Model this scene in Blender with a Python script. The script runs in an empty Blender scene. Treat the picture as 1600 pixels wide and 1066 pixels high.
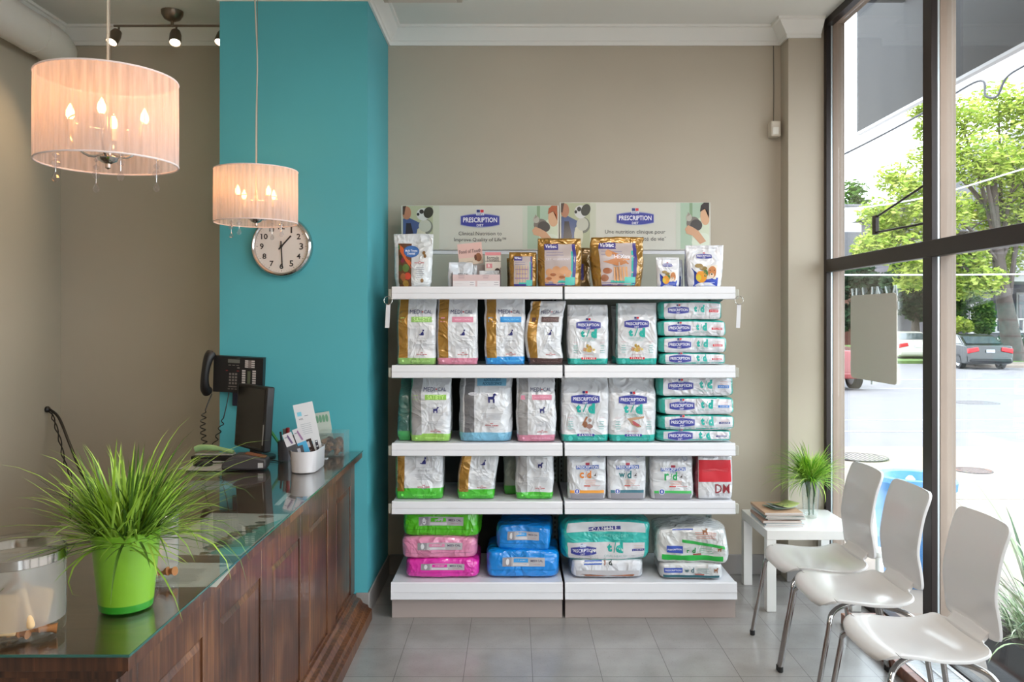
import bpy, bmesh, math, random
from mathutils import Vector, Matrix, noise
random.seed(7)
PI = math.pi
scene = bpy.context.scene
COL = scene.collection

# ------------------------------------------------------------------ camera, world, sun, exposure
EYE = 1.58
cam_d = bpy.data.cameras.new('camera'); cam = bpy.data.objects.new('camera', cam_d); COL.objects.link(cam)
cam_d.sensor_width = 36; cam_d.lens = 28.8; cam_d.shift_x = -0.002; cam_d.shift_y = -0.022
cam_d.clip_start = 0.05; cam_d.clip_end = 400
cam.location = (0, 0, EYE); cam.rotation_euler = (PI/2, 0, 0)
scene.camera = cam

world = bpy.data.worlds.new('sky'); scene.world = world; world.use_nodes = True
wn = world.node_tree.nodes; wl = world.node_tree.links
bg = wn['Background']
tc = wn.new('ShaderNodeTexCoord'); sx = wn.new('ShaderNodeSeparateXYZ'); cr = wn.new('ShaderNodeValToRGB')
wl.new(tc.outputs['Generated'], sx.inputs[0]); wl.new(sx.outputs['Z'], cr.inputs[0]); wl.new(cr.outputs[0], bg.inputs[0])
cr.color_ramp.elements[0].position = 0.0; cr.color_ramp.elements[0].color = (0.88, 0.94, 1.0, 1)
cr.color_ramp.elements[1].position = 0.6; cr.color_ramp.elements[1].color = (0.80, 0.90, 1.0, 1)
bg.inputs[1].default_value = 6.0

def add_light(name, kind, loc, power, color=(1, 1, 1), size=0.1, rot=(0, 0, 0), size_y=None, parent=None):
    L = bpy.data.lights.new(name, kind); L.energy = power; L.color = color
    if kind == 'AREA':
        L.shape = 'RECTANGLE'; L.size = size; L.size_y = size_y or size
    elif kind == 'SUN':
        L.angle = size
    else:
        L.shadow_soft_size = size
    o = bpy.data.objects.new(name, L); COL.objects.link(o); o.location = loc; o.rotation_euler = rot
    if parent:
        o.parent = parent; o.location = Vector(loc) - parent.location
    return o

sun = add_light('sun', 'SUN', (-20, 10, 40), 3.0, (1.0, 0.95, 0.86), 0.02)
sun.rotation_euler = Vector((0.60, -0.12, -1.0)).to_track_quat('-Z', 'Y').to_euler()
# fill lamps added to brighten the room, out of view (shells: ceiling_light below)
add_light('fill_panel_glow', 'AREA', (0.9, 2.7, 3.29), 25, (1.0, 0.95, 0.90), 1.2, size_y=0.3)
add_light('fill_panel_glow', 'AREA', (0.6, 0.4, 3.29), 26, (1.0, 0.94, 0.88), 1.2, size_y=0.3)
scene.view_settings.view_transform = 'Standard'
scene.view_settings.look = 'None'
scene.view_settings.exposure = 0.08
scene.view_settings.gamma = 1.0
scene.view_settings.use_curve_mapping = False
scene.cycles.use_denoising = True
scene.cycles.max_bounces = 10
scene.cycles.transparent_max_bounces = 24
scene.cycles.sample_clamp_indirect = 6

# ------------------------------------------------------------------ materials
def lin(c):
    return tuple(((v/255)/12.92 if v/255 <= 0.04045 else ((v/255+0.055)/1.055)**2.4) for v in c) + (1,)
MC = {}
def mat(name, rgb, rough=0.5, metal=0.0, coat=0.0, bump=0.0, bscale=20.0, var=0.0, vscale=6.0, emit=0, spec=0.5, alpha=1.0, bstretch=(1, 1, 1)):
    if name in MC: return MC[name]
    m = bpy.data.materials.new(name); m.use_nodes = True; MC[name] = m
    N = m.node_tree.nodes; L = m.node_tree.links; b = N['Principled BSDF']
    c = lin(rgb)
    b.inputs['Base Color'].default_value = c
    b.inputs['Roughness'].default_value = rough; b.inputs['Metallic'].default_value = metal
    b.inputs['Coat Weight'].default_value = coat; b.inputs['Coat Roughness'].default_value = 0.12
    b.inputs['Specular IOR Level'].default_value = spec
    if alpha < 1: b.inputs['Alpha'].default_value = alpha
    if emit:
        b.inputs['Emission Color'].default_value = c; b.inputs['Emission Strength'].default_value = emit
    tcn = mp = None
    if bump or var:
        tcn = N.new('ShaderNodeTexCoord'); mp = N.new('ShaderNodeMapping'); L.new(tcn.outputs['Object'], mp.inputs[0])
        mp.inputs['Scale'].default_value = bstretch
    if bump:
        n = N.new('ShaderNodeTexNoise'); n.inputs['Scale'].default_value = bscale; n.inputs['Detail'].default_value = 3
        bu = N.new('ShaderNodeBump'); bu.inputs['Strength'].default_value = bump; bu.inputs['Distance'].default_value = 0.02
        L.new(mp.outputs[0], n.inputs[0]); L.new(n.outputs['Fac'], bu.inputs['Height']); L.new(bu.outputs[0], b.inputs['Normal'])
        if coat: L.new(bu.outputs[0], b.inputs['Coat Normal'])
    if var:
        n = N.new('ShaderNodeTexNoise'); n.inputs['Scale'].default_value = vscale; n.inputs['Detail'].default_value = 5
        r = N.new('ShaderNodeValToRGB'); L.new(mp.outputs[0], n.inputs[0]); L.new(n.outputs['Fac'], r.inputs[0])
        r.color_ramp.elements[0].position = 0.3; r.color_ramp.elements[1].position = 0.7
        r.color_ramp.elements[0].color = tuple(v*(1-var) for v in c[:3])+(1,)
        r.color_ramp.elements[1].color = tuple(min(1, v*(1+var)) for v in c[:3])+(1,)
        L.new(r.outputs[0], b.inputs['Base Color'])
    return m
def paper(rgb):            # printed ink or card, named by its colour
    return mat('ink_%02x%02x%02x' % tuple(rgb), rgb, 0.38, coat=0.15)
def film(rgb):             # glossy plastic film of a bag
    key = 'film_%02x%02x%02x' % tuple(rgb)
    if key in MC: return MC[key]
    gold = rgb[0] > rgb[2]*2.2 and rgb[1] > rgb[2]*1.6 and rgb[1] < rgb[0]
    m = mat(key, rgb, 0.28, metal=0.5 if gold else 0.0, coat=1.0)
    N = m.node_tree.nodes; L = m.node_tree.links; b = N['Principled BSDF']
    t = N.new('ShaderNodeTexCoord'); oi = N.new('ShaderNodeObjectInfo'); ad = N.new('ShaderNodeVectorMath'); ad.operation = 'ADD'
    cx = N.new('ShaderNodeCombineXYZ'); ml = N.new('ShaderNodeMath'); ml.operation = 'MULTIPLY'; ml.inputs[1].default_value = 40
    L.new(oi.outputs['Random'], ml.inputs[0]); L.new(ml.outputs[0], cx.inputs[0]); L.new(t.outputs['Object'], ad.inputs[0]); L.new(cx.outputs[0], ad.inputs[1])
    n = N.new('ShaderNodeTexNoise'); n.inputs['Scale'].default_value = 9; n.inputs['Detail'].default_value = 2; n.inputs['Distortion'].default_value = 1.2
    mv = N.new('ShaderNodeMixRGB'); mv.inputs[0].default_value = 0.12; L.new(ad.outputs[0], n.inputs[0]); L.new(ad.outputs[0], mv.inputs[1]); L.new(n.outputs['Color'], mv.inputs[2])
    v = N.new('ShaderNodeTexVoronoi'); v.inputs['Scale'].default_value = 15; L.new(mv.outputs[0], v.inputs['Vector'])
    sm = N.new('ShaderNodeMath'); sm.operation = 'MULTIPLY_ADD'; sm.inputs[1].default_value = 0.8; L.new(n.outputs['Fac'], sm.inputs[0]); L.new(v.outputs['Distance'], sm.inputs[2])
    bu = N.new('ShaderNodeBump'); bu.inputs['Strength'].default_value = 0.62; bu.inputs['Distance'].default_value = 0.02
    L.new(sm.outputs[0], bu.inputs['Height']); L.new(bu.outputs[0], b.inputs['Normal']); L.new(bu.outputs[0], b.inputs['Coat Normal'])
    return m
def thin_glass(name, tint=(1, 1, 1), ior=1.45, rough=0.0, diffuse=0.0, dcol=(0.9, 0.9, 0.9), refl=1.0):
    if name in MC: return MC[name]
    m = bpy.data.materials.new(name); m.use_nodes = True; MC[name] = m
    N = m.node_tree.nodes; L = m.node_tree.links; N.remove(N['Principled BSDF']); out = N['Material Output']
    t = N.new('ShaderNodeBsdfTransparent'); t.inputs[0].default_value = (*tint, 1)
    g = N.new('ShaderNodeBsdfGlossy'); g.inputs['Roughness'].default_value = rough
    g.inputs['Color'].default_value = (refl, refl, refl, 1)
    f = N.new('ShaderNodeFresnel'); f.inputs[0].default_value = ior
    geo = N.new('ShaderNodeNewGeometry'); ma = N.new('ShaderNodeMath'); ma.operation = 'MULTIPLY_ADD'
    # the two faces of a pane answer alike: turn the Fresnel index round on back faces
    mx = N.new('ShaderNodeMixShader'); L.new(f.outputs[0], mx.inputs[0])
    ma.inputs[1].default_value = 1.0/ior - ior; ma.inputs[2].default_value = ior
    L.new(geo.outputs['Backfacing'], ma.inputs[0]); L.new(ma.outputs[0], f.inputs[0])
    base = t
    if diffuse:
        d = N.new('ShaderNodeBsdfTranslucent'); d.inputs[0].default_value = (*dcol, 1)
        d2 = N.new('ShaderNodeBsdfDiffuse'); d2.inputs[0].default_value = (*dcol, 1)
        dm = N.new('ShaderNodeMixShader'); dm.inputs[0].default_value = 0.5; L.new(d.outputs[0], dm.inputs[1]); L.new(d2.outputs[0], dm.inputs[2])
        bm_ = N.new('ShaderNodeMixShader'); bm_.inputs[0].default_value = diffuse
        L.new(t.outputs[0], bm_.inputs[1]); L.new(dm.outputs[0], bm_.inputs[2]); base = bm_
    L.new(base.outputs[0], mx.inputs[1]); L.new(g.outputs[0], mx.inputs[2]); L.new(mx.outputs[0], out.inputs[0])
    return m

def wood(name, dark, mid, light, grain=(60, 60, 2.5), rough=0.38):
    m = bpy.data.materials.new(name); m.use_nodes = True
    N = m.node_tree.nodes; L = m.node_tree.links; b = N['Principled BSDF']
    t = N.new('ShaderNodeTexCoord'); mp = N.new('ShaderNodeMapping'); mp.inputs['Scale'].default_value = grain
    L.new(t.outputs['Object'], mp.inputs[0])
    n = N.new('ShaderNodeTexNoise'); n.inputs['Scale'].default_value = 1.0; n.inputs['Detail'].default_value = 6; n.inputs['Distortion'].default_value = 0.6
    L.new(mp.outputs[0], n.inputs[0])
    n2 = N.new('ShaderNodeTexNoise'); n2.inputs['Scale'].default_value = 3.0; n2.inputs['Detail'].default_value = 3
    L.new(t.outputs['Object'], n2.inputs[0])
    ad = N.new('ShaderNodeMath'); ad.operation = 'MULTIPLY_ADD'; ad.inputs[1].default_value = 0.6
    L.new(n2.outputs['Fac'], ad.inputs[0])
    ml = N.new('ShaderNodeMath'); ml.operation = 'MULTIPLY'; ml.inputs[1].default_value = 0.55; L.new(n.outputs['Fac'], ml.inputs[0]); L.new(ml.outputs[0], ad.inputs[2])
    r = N.new('ShaderNodeValToRGB'); e = r.color_ramp.elements
    e[0].position = 0.40; e[0].color = lin(dark); e[1].position = 0.78; e[1].color = lin(light)
    k = e.new(0.58); k.color = lin(mid)
    L.new(ad.outputs[0], r.inputs[0]); L.new(r.outputs[0], b.inputs['Base Color'])
    b.inputs['Roughness'].default_value = rough; b.inputs['Coat Weight'].default_value = 0.15
    bu = N.new('ShaderNodeBump'); bu.inputs['Strength'].default_value = 0.15; bu.inputs['Distance'].default_value = 0.004
    L.new(n.outputs['Fac'], bu.inputs['Height']); L.new(bu.outputs[0], b.inputs['Normal'])
    MC[name] = m
    return m

# ------------------------------------------------------------------ mesh building
class MB:
    def __init__(s):
        s.bm = bmesh.new(); s.mats = []
    def mi(s, m):
        if m not in s.mats: s.mats.append(m)
        return s.mats.index(m)
    def face(s, vs, m, smooth=False):
        try:
            f = s.bm.faces.new(vs)
        except ValueError:
            return None
        f.material_index = s.mi(m); f.smooth = smooth
        return f
    def box(s, x0, x1, y0, y1, z0, z1, m, T=None):
        c = [(x0,y0,z0),(x1,y0,z0),(x1,y1,z0),(x0,y1,z0),(x0,y0,z1),(x1,y0,z1),(x1,y1,z1),(x0,y1,z1)]
        if T: c = [T @ Vector(p) for p in c]
        v = [s.bm.verts.new(p) for p in c]
        for f in ((0,3,2,1),(4,5,6,7),(0,1,5,4),(1,2,6,5),(2,3,7,6),(3,0,4,7)):
            s.face([v[i] for i in f], m)
        return s
    def tube(s, pts, r, m, n=10, closed=False, caps=True):
        pts = [Vector(p) for p in pts]; rs = r if isinstance(r, (list, tuple)) else [r]*len(pts)
        rings = []; up = None; N_ = len(pts)
        for i, p in enumerate(pts):
            if closed: t = pts[(i+1) % N_] - pts[i-1]
            else: t = pts[min(i+1, N_-1)] - pts[max(i-1, 0)]
            t.normalize()
            if up is None:
                up = Vector((0, 0, 1)) if abs(t.z) < 0.9 else Vector((1, 0, 0))
            a = t.cross(up)
            if a.length < 1e-5: a = t.orthogonal()
            a.normalize(); b = a.cross(t).normalized(); up = b
            rings.append([s.bm.verts.new(p + (a*math.cos(2*PI*k/n) + b*math.sin(2*PI*k/n))*rs[i]) for k in range(n)])
        R = range(N_) if closed else range(N_-1)
        for i in R:
            A, B = rings[i], rings[(i+1) % N_]
            for k in range(n): s.face([A[k], A[(k+1) % n], B[(k+1) % n], B[k]], m, True)
        if caps and not closed:
            s.face(list(reversed(rings[0])), m); s.face(rings[-1], m)
        return s
    def lathe(s, prof, m, c=(0, 0, 0), n=32, T=None, cap0=True, cap1=True, sx=1, sy=1):
        rings = []
        for (r, z) in prof:
            ring = []
            for k in range(n):
                p = Vector((c[0]+sx*r*math.cos(2*PI*k/n), c[1]+sy*r*math.sin(2*PI*k/n), c[2]+z))
                ring.append(s.bm.verts.new(T @ p if T else p))
            rings.append(ring)
        for i in range(len(rings)-1):
            for k in range(n): s.face([rings[i][k], rings[i][(k+1) % n], rings[i+1][(k+1) % n], rings[i+1][k]], m, True)
        if cap0 and prof[0][0] > 1e-6: s.face(list(reversed(rings[0])), m)
        if cap1 and prof[-1][0] > 1e-6: s.face(rings[-1], m)
        return s
    def prism(s, poly, a0, a1, m, axis='y', T=None, smooth=False):
        # poly: list of 2D points; axis y: (x,z); axis x: (y,z); axis z: (x,y)
        def P(p, a):
            q = Vector({'y': (p[0], a, p[1]), 'x': (a, p[0], p[1]), 'z': (p[0], p[1], a)}[axis])
            return T @ q if T else q
        A = [s.bm.verts.new(P(p, a0)) for p in poly]; B = [s.bm.verts.new(P(p, a1)) for p in poly]
        n = len(poly)
        for i in range(n): s.face([A[i], A[(i+1) % n], B[(i+1) % n], B[i]], m, smooth)
        s.face(list(reversed(A)), m); s.face(B, m)
        return s
    def grid(s, fn, us, vs, m, smooth=True, mf=None):
        V = [[s.bm.verts.new(fn(u, v)) for u in us] for v in vs]
        for j in range(len(vs)-1):
            for i in range(len(us)-1):
                s.face([V[j][i], V[j][i+1], V[j+1][i+1], V[j+1][i]], mf(us[i], vs[j]) if mf else m, smooth)
        return V
    def poly(s, pts, m, smooth=False):
        return s.face([s.bm.verts.new(p) for p in pts], m, smooth)
    def build(s, name, parent=None, sharp=35, weld=False, normals=True, bevel=0, seg=2, solid=0):
        if weld: bmesh.ops.remove_doubles(s.bm, verts=s.bm.verts, dist=1e-5)
        if normals: bmesh.ops.recalc_face_normals(s.bm, faces=s.bm.faces)
        off = Vector((0, 0, 0)); q = parent
        while q is not None:
            off = off + q.location; q = q.parent
        if parent is not None: bmesh.ops.translate(s.bm, verts=s.bm.verts, vec=-off)
        me = bpy.data.meshes.new(name); s.bm.to_mesh(me); s.bm.free()
        for m in s.mats: me.materials.append(m)
        if sharp: me.set_sharp_from_angle(angle=math.radians(sharp))
        o = bpy.data.objects.new(name, me); COL.objects.link(o)
        if parent is not None: o.parent = parent
        if solid:
            sm = o.modifiers.new('thickness', 'SOLIDIFY'); sm.thickness = solid; sm.offset = 0
        if bevel:
            b = o.modifiers.new('edge', 'BEVEL'); b.width = bevel; b.segments = seg; b.limit_method = 'ANGLE'; b.angle_limit = math.radians(40)
        return o

def thing(name, label, cat, loc=(0, 0, 0), group=None, rz=0):
    o = bpy.data.objects.new(name, None); COL.objects.link(o); o.location = loc; o.rotation_euler = (0, 0, rz)
    o.empty_display_size = 0.05
    return tag(o, label, cat, group)
def tag(o, label, cat, group=None, kind=None):
    o['label'] = label; o['category'] = cat
    if group: o['group'] = group
    if kind: o['kind'] = kind
    return o
def struct(mb, name, parent=None, **k):
    o = mb.build(name, parent, **k)
    if parent is None: o['kind'] = 'structure'
    return o
def copy_tree(o, parent=None):
    c = o.copy(); COL.objects.link(c)
    if parent is not None: c.parent = parent
    for ch in list(o.children): copy_tree(ch, c)
    return c
def lsp(a, b, n):
    return [a+(b-a)*i/(n-1) for i in range(n)]
def rotT(loc, rx=0, ry=0, rz=0):
    return Matrix.Translation(loc) @ Matrix.Rotation(rz, 4, 'Z') @ Matrix.Rotation(ry, 4, 'Y') @ Matrix.Rotation(rx, 4, 'X')
def smooth_path(pts, n=6):
    pts = [Vector(p) for p in pts]; out = []
    for i in range(len(pts)-1):
        p0 = pts[max(i-1, 0)]; p1 = pts[i]; p2 = pts[i+1]; p3 = pts[min(i+2, len(pts)-1)]
        for k in range(n):
            t = k/n
            out.append(0.5*((2*p1)+(p2-p0)*t+(2*p0-5*p1+4*p2-p3)*t*t+(-p0+3*p1-3*p2+p3)*t**3))
    out.append(pts[-1]); return out

# ---- text: outlines of the built-in font as little meshes, laid on a surface by a mapping
TX = {}
def text_mesh(string, bold=0.0, shear=0.0):
    key = (string, bold, shear)
    if key in TX: return TX[key]
    cu = bpy.data.curves.new('lettering', 'FONT'); cu.body = string; cu.resolution_u = 2
    cu.offset = bold; cu.shear = shear; cu.align_x = 'LEFT'
    ob = bpy.data.objects.new('lettering', cu)
    me = bpy.data.meshes.new_from_object(ob)
    vs = [(v.co.x, v.co.y) for v in me.vertices]; fs = [tuple(p.vertices) for p in me.polygons]
    bpy.data.objects.remove(ob); bpy.data.curves.remove(cu); bpy.data.meshes.remove(me)
    if not vs: vs = [(0, 0)]
    x0 = min(v[0] for v in vs); x1 = max(v[0] for v in vs); y0 = min(v[1] for v in vs); y1 = max(v[1] for v in vs)
    TX[key] = (vs, fs, x0, x1, y0, y1)
    return TX[key]

class Print:
    """Ink on a surface: S(s, t) gives the point for s, t in 0..1; w and h are the real size of that face."""
    def __init__(p, mb, S, w, h, off=0.0012, vh=None, tmax=1.0):
        p.mb = mb; p.S = S; p.w = w; p.h = h; p.vh = vh or h; p.off = off; p.lay = 0; p.tmax = tmax
        p.flat = False; p.lo = -9; p.hi = 9
    def at(p, s, t, lay):
        t = t*p.vh/p.h
        e = 0.01
        P = Vector(p.S(s, t))
        if p.flat: return P + p.flat*(p.off + lay*0.0005)
        a = Vector(p.S(min(s+e, 1), t)) - Vector(p.S(max(s-e, 0), t)); b = Vector(p.S(s, min(t+e, 1))) - Vector(p.S(s, max(t-e, 0)))
        n = a.cross(b)
        if n.length < 1e-9: n = Vector((0, -1, 0))
        n.normalize()
        return P + n*(p.off + lay*0.0005)
    def ok(p, t): return t*p.vh/p.h <= p.tmax
    def rect(p, s0, s1, t0, t1, rgb, lay=0, shear=0.0):
        if not p.ok(t0): return
        t1 = min(t1, p.tmax*p.h/p.vh)
        m = rgb if not isinstance(rgb, tuple) else paper(rgb)
        nu = 2 if p.flat else max(2, int((s1-s0)*p.w/0.012)+1); nv = 2 if p.flat else max(2, int((t1-t0)*p.vh/0.012)+1)
        p.mb.grid(lambda u, v: p.at(u, v+shear*(u-s0), lay), lsp(s0, s1, nu), lsp(t0, t1, nv), m)
    def poly(p, pts, rgb, lay=1):
        if max(q[1] for q in pts) > p.tmax*p.h/p.vh: return
        m = rgb if not isinstance(rgb, tuple) else paper(rgb)
        cx = sum(q[0] for q in pts)/len(pts); cy = sum(q[1] for q in pts)/len(pts)
        pts = [(min(max(a, p.lo), p.hi), b) for a, b in pts]
        c = p.mb.bm.verts.new(p.at(cx, cy, lay)); k_ = 1 if p.flat else 4; prev = None
        for r_ in range(1, k_+1):
            f = r_/k_; V = [p.mb.bm.verts.new(p.at(cx+(a-cx)*f, cy+(b-cy)*f, lay)) for a, b in pts]
            for i in range(len(V)):
                j = (i+1) % len(V)
                p.mb.face([c, V[i], V[j]] if prev is None else [prev[i], V[i], V[j], prev[j]], m, True)
            prev = V
    def oval(p, s, t, rs, rt, rgb, lay=1, n=18, rot=0.0):
        asp = p.w/p.vh; pts = []
        for k in range(n):
            x = rs*math.cos(2*PI*k/n); y = rt*math.sin(2*PI*k/n)/asp
            pts.append((s+x*math.cos(rot)-y*math.sin(rot), t+(x*math.sin(rot)+y*math.cos(rot))*asp))
        p.poly(pts, rgb, lay)
    def text(p, string, s, t, wfrac, rgb, lay=2, bold=0.0, hs=1.0, shear=0.0, rot=0.0, align='C'):
        """text of width wfrac of the face, centred on (s, t)"""
        vs, fs, x0, x1, y0, y1 = text_mesh(string, bold, shear)
        if x1-x0 < 1e-6: return
        k = wfrac/(x1-x0); asp = p.w/p.vh
        if not p.ok(t + 0.5*(y1-y0)*k*asp*hs): return
        m = paper(rgb); V = []
        ox = {'C': (x0+x1)/2, 'L': x0}[align]
        for (x, y) in vs:
            a = (x-ox)*k; b = (y-(y0+y1)/2)*k*hs
            ar = a*math.cos(rot)-b*math.sin(rot); br = a*math.sin(rot)+b*math.cos(rot)
            V.append(p.mb.bm.verts.new(p.at(s+ar, t+br*asp, lay)))
        for f in fs: p.mb.face([V[i] for i in f], m)
    def lines(p, s0, s1, t0, t1, n, rgb, lay=1, jit=0.3, th=0.35):
        rnd = random.Random(int(s0*1000)+n)
        for i in range(n):
            t = t1-(t1-t0)*i/max(1, n-1); hh = (t1-t0)/max(1, n)*th/2
            e = (s1-s0)*jit*rnd.random()/2
            if p.ok(t+hh): p.rect(s0+e, s1-e, t-hh, t+hh, rgb, lay)

def badge(p, s, t, w, flagk=True, lay=2, blue=(52, 58, 150), grey=(150, 155, 190)):
    """the barrel-shaped blue diet-food badge with the small two-colour flag"""
    asp = p.w/p.vh; h = w*0.36*asp
    def barrel(k, hk):
        pts = []
        for i in range(13):
            x = -1+2*i/12; pts.append((s+x*w/2*k, t+h/2*hk*(1-0.35*abs(x)**2)))
        for i in range(13):
            x = 1-2*i/12; pts.append((s+x*w/2*k, t-h/2*hk*(1-0.35*abs(x)**2)))
        return pts
    p.poly(barrel(1.0, 1.0), grey, lay); p.poly(barrel(0.97, 0.88), blue, lay+0.6)
    p.text('PRESCRIPTION', s, t+h*0.04, w*0.86, (245, 245, 250), lay+1.4, bold=0.01, hs=1.3)
    p.text('DIET', s, t-h*0.33, w*0.17, (245, 245, 250), lay+1.4, bold=0.01)
    if flagk:
        f = w*0.10; fh = f*asp*0.8
        p.rect(s-f, s+f, t+h*0.36, t+h*0.36+fh*1.9, (205, 210, 225), lay+1.2)
        p.rect(s-f*0.9, s-0.05*f, t+h*0.36+fh*0.9, t+h*0.36+fh*1.8, (40, 50, 110), lay+1.8)
        p.rect(s+0.05*f, s+f*0.9, t+h*0.36+fh*0.9, t+h*0.36+fh*1.8, (200, 40, 50), lay+1.8)
        p.text("Hill's", s, t+h*0.36+fh*0.42, f*1.5, (40, 50, 110), lay+1.9)

def cat_glyph(p, s, t, k, rgb=(35, 40, 110), lay=2):
    a = p.w/p.vh
    def T(x, y): return (s+x*k, t+y*k*a)
    p.poly([T(-.5, -1), T(.55, -1), T(.6, -.5), T(.45, .1), T(.3, .45), T(0, .1), T(-.35, -.3), T(-.55, -.7)], rgb, lay)
    p.oval(s+.42*k, t+.65*k*a, .26*k, .27*k*a, rgb, lay)
    p.poly([T(.22, .7), T(.38, .85), T(.22, 1.1)], rgb, lay); p.poly([T(.45, .85), T(.64, .7), T(.62, 1.1)], rgb, lay)
    p.poly([T(-.45, -.9), T(-.7, -.6), T(-.95, -.65), T(-1.05, -.95), T(-.85, -.8), T(-.65, -1)], rgb, lay)
def dog_glyph(p, s, t, k, rgb=(35, 40, 110), lay=2):
    a = p.w/p.vh
    def T(x, y): return (s+x*k, t+y*k*a)
    p.poly([T(-.8, .35), T(-.75, -.25), T(.1, -.3), T(.5, -.2), T(.6, .5), T(.1, .4)], rgb, lay)
    for x in (-.78, -.58, .22, .42): p.poly([T(x, -.15), T(x+.02, -1), T(x+.2, -1), T(x+.2, -.15)], rgb, lay)
    p.poly([T(.25, .3), T(.35, .95), T(.7, 1.05), T(1.05, .8), T(1.0, .62), T(.7, .6), T(.6, .2)], rgb, lay)
    p.poly([T(-.8, .3), T(-.68, .25), T(-.98, .95), T(-1.05, .9)], rgb, lay)
def crown(p, s, t, w, lay=2):
    a = p.w/p.vh; r = (190, 40, 50)
    p.text('ROYAL CANIN', s, t, w, r, lay, bold=0.03)
    for i in (-1, 0, 1):
        p.oval(s+i*w*0.07, t+w*0.16*a, w*0.035, w*0.035*a, r, lay, n=8)
    p.rect(s-w*0.18, s+w*0.18, t-w*0.14*a, t-w*0.11*a, (120, 120, 130), lay)
# ------------------------------------------------------------------ room
CEIL = 3.37; BACK = 5.06; LEFTX = -2.80; WINX = 1.88; NEAR = -2.6
PILX = 1.647; PILY = 4.92
CX0, CX1, CY = -1.563, -0.778, 4.35           # the blue column
m_wall = mat('taupe_wall_paint', (188, 177, 160), 0.75, var=0.03, vscale=1.5)
m_blue = mat('turquoise_wall_paint', (80, 170, 180), 0.6, var=0.04, vscale=1.2)
m_ceil = mat('ceiling_paint', (234, 233, 228), 0.85)
m_trim = mat('white_trim_paint', (240, 238, 233), 0.5)
m_base = mat('grey_cove_base', (150, 145, 142), 0.5)
m_bronze = mat('dark_bronze_frame', (40, 31, 29), 0.38, metal=0.3)
m_tan = mat('weathered_tan_reveal', (150, 133, 120), 0.6, var=0.15, vscale=5, bstretch=(1, 1, 0.3))
m_alu = mat('pale_aluminium', (205, 215, 220), 0.35, metal=0.6)
m_pane = thin_glass('window_glass', (0.97, 0.985, 0.98), refl=0.8)

def floor_material():
    m = bpy.data.materials.new('vinyl_tile'); m.use_nodes = True
    N = m.node_tree.nodes; L = m.node_tree.links; b = N['Principled BSDF']
    t = N.new('ShaderNodeTexCoord'); mp = N.new('ShaderNodeMapping'); mp.inputs['Location'].default_value = (-0.082, -0.257, 0)
    L.new(t.outputs['Object'], mp.inputs[0])
    br = N.new('ShaderNodeTexBrick'); br.offset = 0; br.squash = 1
    for k, v in (('Scale', 1.0), ('Mortar Size', 0.0013), ('Mortar Smooth', 0.2), ('Brick Width', 0.305), ('Row Height', 0.305), ('Bias', 0.0)): br.inputs[k].default_value = v
    br.inputs['Color1'].default_value = lin((150, 147, 145)); br.inputs['Color2'].default_value = lin((156, 153, 150)); br.inputs['Mortar'].default_value = lin((72, 68, 66))
    L.new(mp.outputs[0], br.inputs[0])
    n = N.new('ShaderNodeTexNoise'); n.inputs['Scale'].default_value = 7; n.inputs['Detail'].default_value = 8
    n2 = N.new('ShaderNodeTexNoise'); n2.inputs['Scale'].default_value = 120; n2.inputs['Detail'].default_value = 2
    L.new(t.outputs['Object'], n.inputs[0]); L.new(t.outputs['Object'], n2.inputs[0])
    r = N.new('ShaderNodeValToRGB'); r.color_ramp.elements[0].position = 0.3; r.color_ramp.elements[0].color = (0.80, 0.79, 0.77, 1); r.color_ramp.elements[1].position = 0.7; r.color_ramp.elements[1].color = (1, 1, 1, 1)
    r2 = N.new('ShaderNodeValToRGB'); r2.color_ramp.elements[0].position = 0.28; r2.color_ramp.elements[0].color = (0.62, 0.6, 0.58, 1); r2.color_ramp.elements[1].position = 0.40; r2.color_ramp.elements[1].color = (1, 1, 1, 1)
    L.new(n.outputs['Fac'], r.inputs[0]); L.new(n2.outputs['Fac'], r2.inputs[0])
    a = N.new('ShaderNodeMixRGB'); a.blend_type = 'MULTIPLY'; a.inputs[0].default_value = 1; L.new(br.outputs[0], a.inputs[1]); L.new(r.outputs[0], a.inputs[2])
    c = N.new('ShaderNodeMixRGB'); c.blend_type = 'MULTIPLY'; c.inputs[0].default_value = 0.6; L.new(a.outputs[0], c.inputs[1]); L.new(r2.outputs[0], c.inputs[2])
    L.new(c.outputs[0], b.inputs['Base Color'])
    b.inputs['Roughness'].default_value = 0.30; b.inputs['Coat Weight'].default_value = 0.25; b.inputs['Coat Roughness'].default_value = 0.15
    bu = N.new('ShaderNodeBump'); bu.inputs['Strength'].default_value = 0.12; bu.inputs['Distance'].default_value = 0.004
    L.new(n.outputs['Fac'], bu.inputs['Height']); L.new(bu.outputs[0], b.inputs['Normal'])
    return m

b = MB(); b.box(LEFTX-0.2, WINX+0.06, NEAR-0.2, BACK+0.2, -0.12, 0, floor_material()); struct(b, 'floor')
b = MB(); b.box(LEFTX-0.2, WINX+0.09, NEAR-0.2, BACK+0.2, CEIL, CEIL+0.25, m_ceil); struct(b, 'ceiling')
b = MB(); b.box(LEFTX-0.2, WINX+0.09, BACK, BACK+0.2, 0, CEIL, m_wall); struct(b, 'wall_back')
b = MB(); b.box(LEFTX-0.2, LEFTX, NEAR, BACK, 0, CEIL, m_wall); struct(b, 'wall_left')
b = MB(); b.box(LEFTX-0.2, WINX+0.09, NEAR-0.2, NEAR, 0, CEIL, m_wall); struct(b, 'wall_front')
b = MB(); b.box(CX0, CX1, CY, BACK, 0, CEIL, m_blue); struct(b, 'wall_column')
b = MB(); b.box(PILX, WINX+0.09, PILY, BACK, 0, CEIL, m_wall); struct(b, 'wall_pilaster')

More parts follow.
